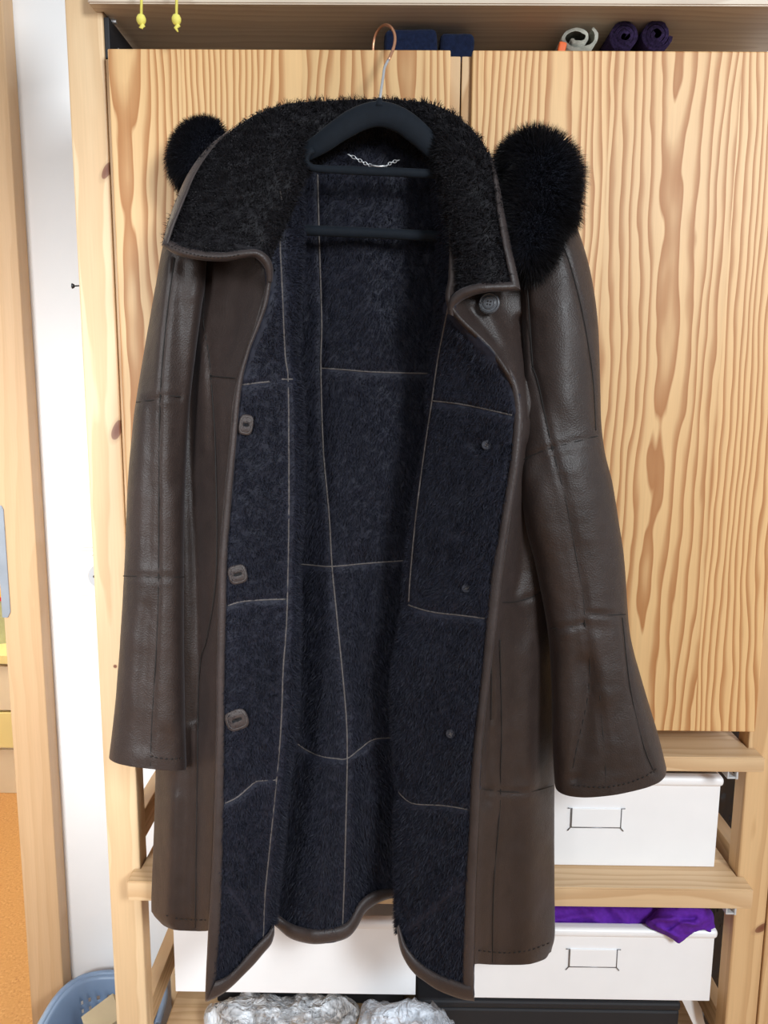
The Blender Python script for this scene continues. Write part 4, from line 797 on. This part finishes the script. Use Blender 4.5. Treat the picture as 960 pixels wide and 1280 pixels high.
sleeve('sr', [(640, 232, 690, 236, .935, .012), (642, 258, 712, 262, .930, .024), (648, 300, 727, 300, .922, .032), (650, 360, 740, 350, .916, .036), (653, 430, 748.5, 418, .912, .038), (651, 545, 752.6, 541, .905, .040), (649, 606, 766, 606, .902, .040), (657.6, 662, 775, 662, .902, .040), (669, 706, 781, 706, .904, .040), (684, 785, 787, 788, .904, .040), (689, 850, 801, 846, .904, .041), (690, 920, 822, 917, .903, .043), (693, 974, 832, 958, .902, .044), (695, 981, 833, 963, .902, .044)],
       [([(700, 300), (705, 400), (708, 500)], 14, .006), ([(664, 400), (672, 500)], 9, -.007), ([(735, 340), (742, 420), (748, 520)], 8, -.005), ([(664, 600), (690, 700), (700, 770)], 13, .005), ([(720, 590), (745, 700), (752, 760)], 14, .004), ([(706, 800), (702, 880), (712, 960)], 12, .006), ([(732, 830), (736, 880), (720, 970)], 7, -.009), ([(775, 800), (785, 900), (795, 960)], 15, .004), ([(676, 575), (660, 620)], 7, -.003), ([(745, 800), (758, 870)], 8, .004)], SRs,
       [(715, 981), (738, 984), (760, 984), (785, 979), (806, 971), (822, 960)], 101, 22)
# lower cuff curve is closed by the sleeve's own end ring
for key, pts in (('sl', [(138, 941), (150, 948), (165, 952), (180, 954), (200, 957), (218, 958), (232, 957)]), ('sr', [(696, 978), (716, 986), (740, 989), (762, 988), (785, 984), (808, 975), (830, 962)])):
    pass
# ---- buttons and buttonholes
def disc(name, c, nrm, r, h, mat, parent, bev=.0008, seg=36):
    bm = bmesh.new(); bmesh.ops.create_cone(bm, cap_ends=True, segments=seg, radius1=r, radius2=r, depth=h); bmesh.ops.bevel(bm, geom=[e for e in bm.edges if len(e.link_faces) == 2 and e.calc_face_angle(0) > 1], offset=bev, segments=3, affect='EDGES')
    q = Vector(nrm).to_track_quat('Z', 'Y').to_matrix().to_4x4(); bm.transform(Matrix.Translation(c) @ q); return from_bm(name, bm, mat, parent, False)
M['button'] = plain('smoky_grey_button', (0.07, 0.072, 0.08), 0.22, scale=60, var=0.5, bump=0.1)
nb = Vector((-0.25, -1, 0.1)).normalized(); cb = PV(611.5, 379, float(yat('or', 611.5, 379, -.007)[0]) - .001)
if cb.y > .868: cb = PV(611.5, 379, .868)
bt = disc('button', cb, nb, 0.0112, 0.0032, M['button'], coat); tag(bt, 'smoky grey round button')
tx, tz = nb.cross(Vector((0, 0, 1))).normalized(), nb.cross(nb.cross(Vector((0, 0, 1)))).normalized()
def circ(c, r_): return np.array([list(c + tx * r_ * math.cos(a) + tz * r_ * math.sin(a)) for a in np.linspace(0, 2 * math.pi, 40)])
tube('button_rim', circ(cb + nb * .0016, .0098), .0011, M['button'], bt); tube('button_ring', circ(cb + nb * .0016, .0060), .0008, M['button'], bt)
for a in range(4):
    disc('thread_hole', cb + nb * .0018 + tx * .0022 * math.cos(a * math.pi / 2 + .6) + tz * .0022 * math.sin(a * math.pi / 2 + .6), nb, .0009, .0006, M['groove'], bt, .0001, 10)
M['stay'] = plain('grey_stay_button', (0.035, 0.035, 0.045), 0.3, scale=80, var=0.4)
for x, y in ((608, 556), (583, 735), (563, 917)):
    Yb = float(yat('fr', x, y, -.0035)[0]); c = PV(x, y, Yb)
    s_ = disc('stay_button', c, (-.1, -1, .1), .0052, .0022, M['stay'], coat, .0006, 24)
    for a in range(4):
        ang = a * math.pi / 2 + .3; tube('thread', np.array([list(c + Vector((.0004 * math.cos(ang), -.0016, .0004 * math.sin(ang)))), list(c + Vector((.0024 * math.cos(ang), -.0018, .0024 * math.sin(ang))))]), .0006, M['seam_cord'], s_, 5)
for (x, y, w, h, rot) in ((307.5, 531, 9, 13, -.15), (297, 718, 12, 12, .25), (296, 900, 14.5, 13, .35)):
    Yb = float(yat('fl', x + 3, y, 0.0)[0]) - .0045; t = np.linspace(0, 2 * math.pi, 48, endpoint=False); ca, sa = math.cos(-rot), math.sin(-rot)
    ex = np.sign(np.cos(t)) * np.abs(np.cos(t)) ** .55 * w; ey = np.sign(np.sin(t)) * np.abs(np.sin(t)) ** .75 * h
    rings = []
    for k, dY in ((1.0, .004), (1.0, 0), (.9, -.0016), (.74, -.0010), (.66, -.0018), (.42, -.0008)):
        sx_ = 1 if k > .5 else 1; X = (ex * (k if k > .5 else .45)); Z = (ey * (k if k > .5 else .17)); rings.append(P(x + X * ca - Z * sa, y + X * sa + Z * ca, Yb + dY))
    W = np.array(rings); nvv, nuu = W.shape[:2]
    o = mesh_np('buttonhole_patch', W.reshape(-1, 3), [grid_faces(nvv, nuu, wrap=True)], BND, coat); tag(o, 'brown leather buttonhole patch with a slit')
    sl_ = P(x + ex * .46 * ca - ey * .2 * sa, y + ex * .46 * sa + ey * .2 * ca, Yb - .0002); V = np.concatenate([sl_, P(x, y, Yb + .0015)[None]])
    i = np.arange(48); mesh_np('slit', V, [np.stack([i, (i + 1) % 48, np.full(48, 48)], 1)], M['groove'], o)
    qd = P(x + ex * .8 * ca - ey * .8 * sa, y + ex * .8 * sa + ey * .8 * ca, Yb - .0016); tube('stitching', np.concatenate([qd, qd[:1]]), .0004, M['seam_cord'], o, 5)
# ---- hanging chain at the neck
ch = bpy.data.objects.new('hanging_chain', None); COL.objects.link(ch); ch.parent = coat; ch.empty_display_size = .01
Yc = .957
def links(pts, n, tag_):
    q = cr(np.array(pts, float), n); W = P(q[:, 0], q[:, 1], np.full(n, Yc))
    for k in range(n - 1):
        a, b = W[k], W[k + 1]; d = b - a; L = np.linalg.norm(d); d /= L; side = np.cross(d, (0, 1, 0)) if k % 2 else np.array([0, 1., 0]) * .9 + .4 * np.cross(d, (0, 1, 0)); side /= np.linalg.norm(side)
        t = np.linspace(0, 2 * math.pi, 14); tube('chain_link', (a + b) / 2 + np.outer(np.cos(t) * L * .68, d) + np.outer(np.sin(t) * .0016, side), .00045, M['steel'], ch, 5)
links([(435, 193), (447, 199), (456, 204), (464, 207)], 9, 'a'); links([(483, 207), (490, 203), (499, 200)], 6, 'b')
tube('chain_plate', P(np.array([463, 473, 484]), np.array([206.5, 208, 207.5]), np.full(3, Yc - .001)), .0011, M['steel'], ch, 8)
# ---- fox fur roll of the hood, showing on both sides behind the collar
def fox(key, spine, radii, label, n=26000, seed=5, L=.026):
    sp = smooth([tuple(s_) for s_ in spine], 3); W = P(sp[:, 0], sp[:, 1], sp[:, 2]); m = len(W)
    rad = np.interp(np.linspace(0, 1, m), np.linspace(0, 1, len(radii)), radii)
    o = tube('fur_trim', W, rad, M['fox'], coat, 40, 0.85); tag(o, label)
    r = np.random.default_rng(seed); T = np.gradient(W, axis=0); T /= np.linalg.norm(T, axis=1)[:, None]
    k = r.random(n) * (m - 1); i = np.minimum(k.astype(int), m - 2); f = (k - i)[:, None]; c = W[i] * (1 - f) + W[i + 1] * f; t = T[i]; rr = rad[i] * (1 - f[:, 0]) + rad[i + 1] * f[:, 0]
    th = r.random(n) * 2 * math.pi; A = np.cross(t, (0, 1, 0)); A /= np.linalg.norm(A, axis=1)[:, None]; B = np.cross(A, t)
    d = np.cos(th)[:, None] * A + np.sin(th)[:, None] * B
    # round the two ends: directions lean outwards along the spine
    e = k / (m - 1); lean = np.where(e < .15, -(0.15 - e) / .15, np.where(e > .85, (e - .85) / .15, 0))[:, None]; d = d * np.sqrt(np.clip(1 - .8 * lean ** 2, .1, 1)) + t * lean * .9 + .32 * r.normal(size=(n, 3)); d /= np.linalg.norm(d, axis=1)[:, None]
    p = c + (np.cos(th)[:, None] * A + .85 * np.sin(th)[:, None] * B) * (rr * .92)[:, None]
    Ln = (L * (.7 + .5 * r.random(n)))[:, None]; g = np.array([0, 0, -1.]); sw = 0.35 * np.stack([noise(p, 45, seed), noise(p, 45, seed + 1), noise(p, 45, seed + 2)], 1)
    p1 = p + d * Ln * .4; p2 = p1 + (d * .9 + sw * .6 + g * .12) * Ln * .35; p3 = p2 + (d * .8 + sw + g * .3) * Ln * .35
    s = np.cross(d, r.normal(size=(n, 3))); s /= np.linalg.norm(s, axis=1)[:, None]; w = .00026
    V = np.stack([p - s * w, p + s * w, p1 - s * w, p1 + s * w, p2 - s * w * .7, p2 + s * w * .7, p3], 1).reshape(-1, 3); b = np.arange(n)[:, None] * 7
    h = mesh_np('fox_hair', V, [np.concatenate([b + np.array([[0, 1, 3, 2]]), b + np.array([[2, 3, 5, 4]])]), b + np.array([[4, 5, 6]])], M['fox'], o); h['kind'] = 'stuff'
fox('fa', [(268, 172, .958), (256, 180, .956), (247, 192, .955), (243, 206, .955), (246, 220, .955)], [.006, .014, .017, .016, .008], 'round tuft of long black fox fur', 45000, 5, .022)
fox('fb', [(640, 205, .945), (658, 200, .935), (674, 206, .925), (681, 224, .915), (678, 246, .908), (670, 268, .905), (664, 288, .892), (660, 308, .885), (655, 326, .880)], [.006, .016, .022, .025, .025, .023, .020, .016, .008], 'large drooping tuft of long black fox fur', 90000, 9, .024)
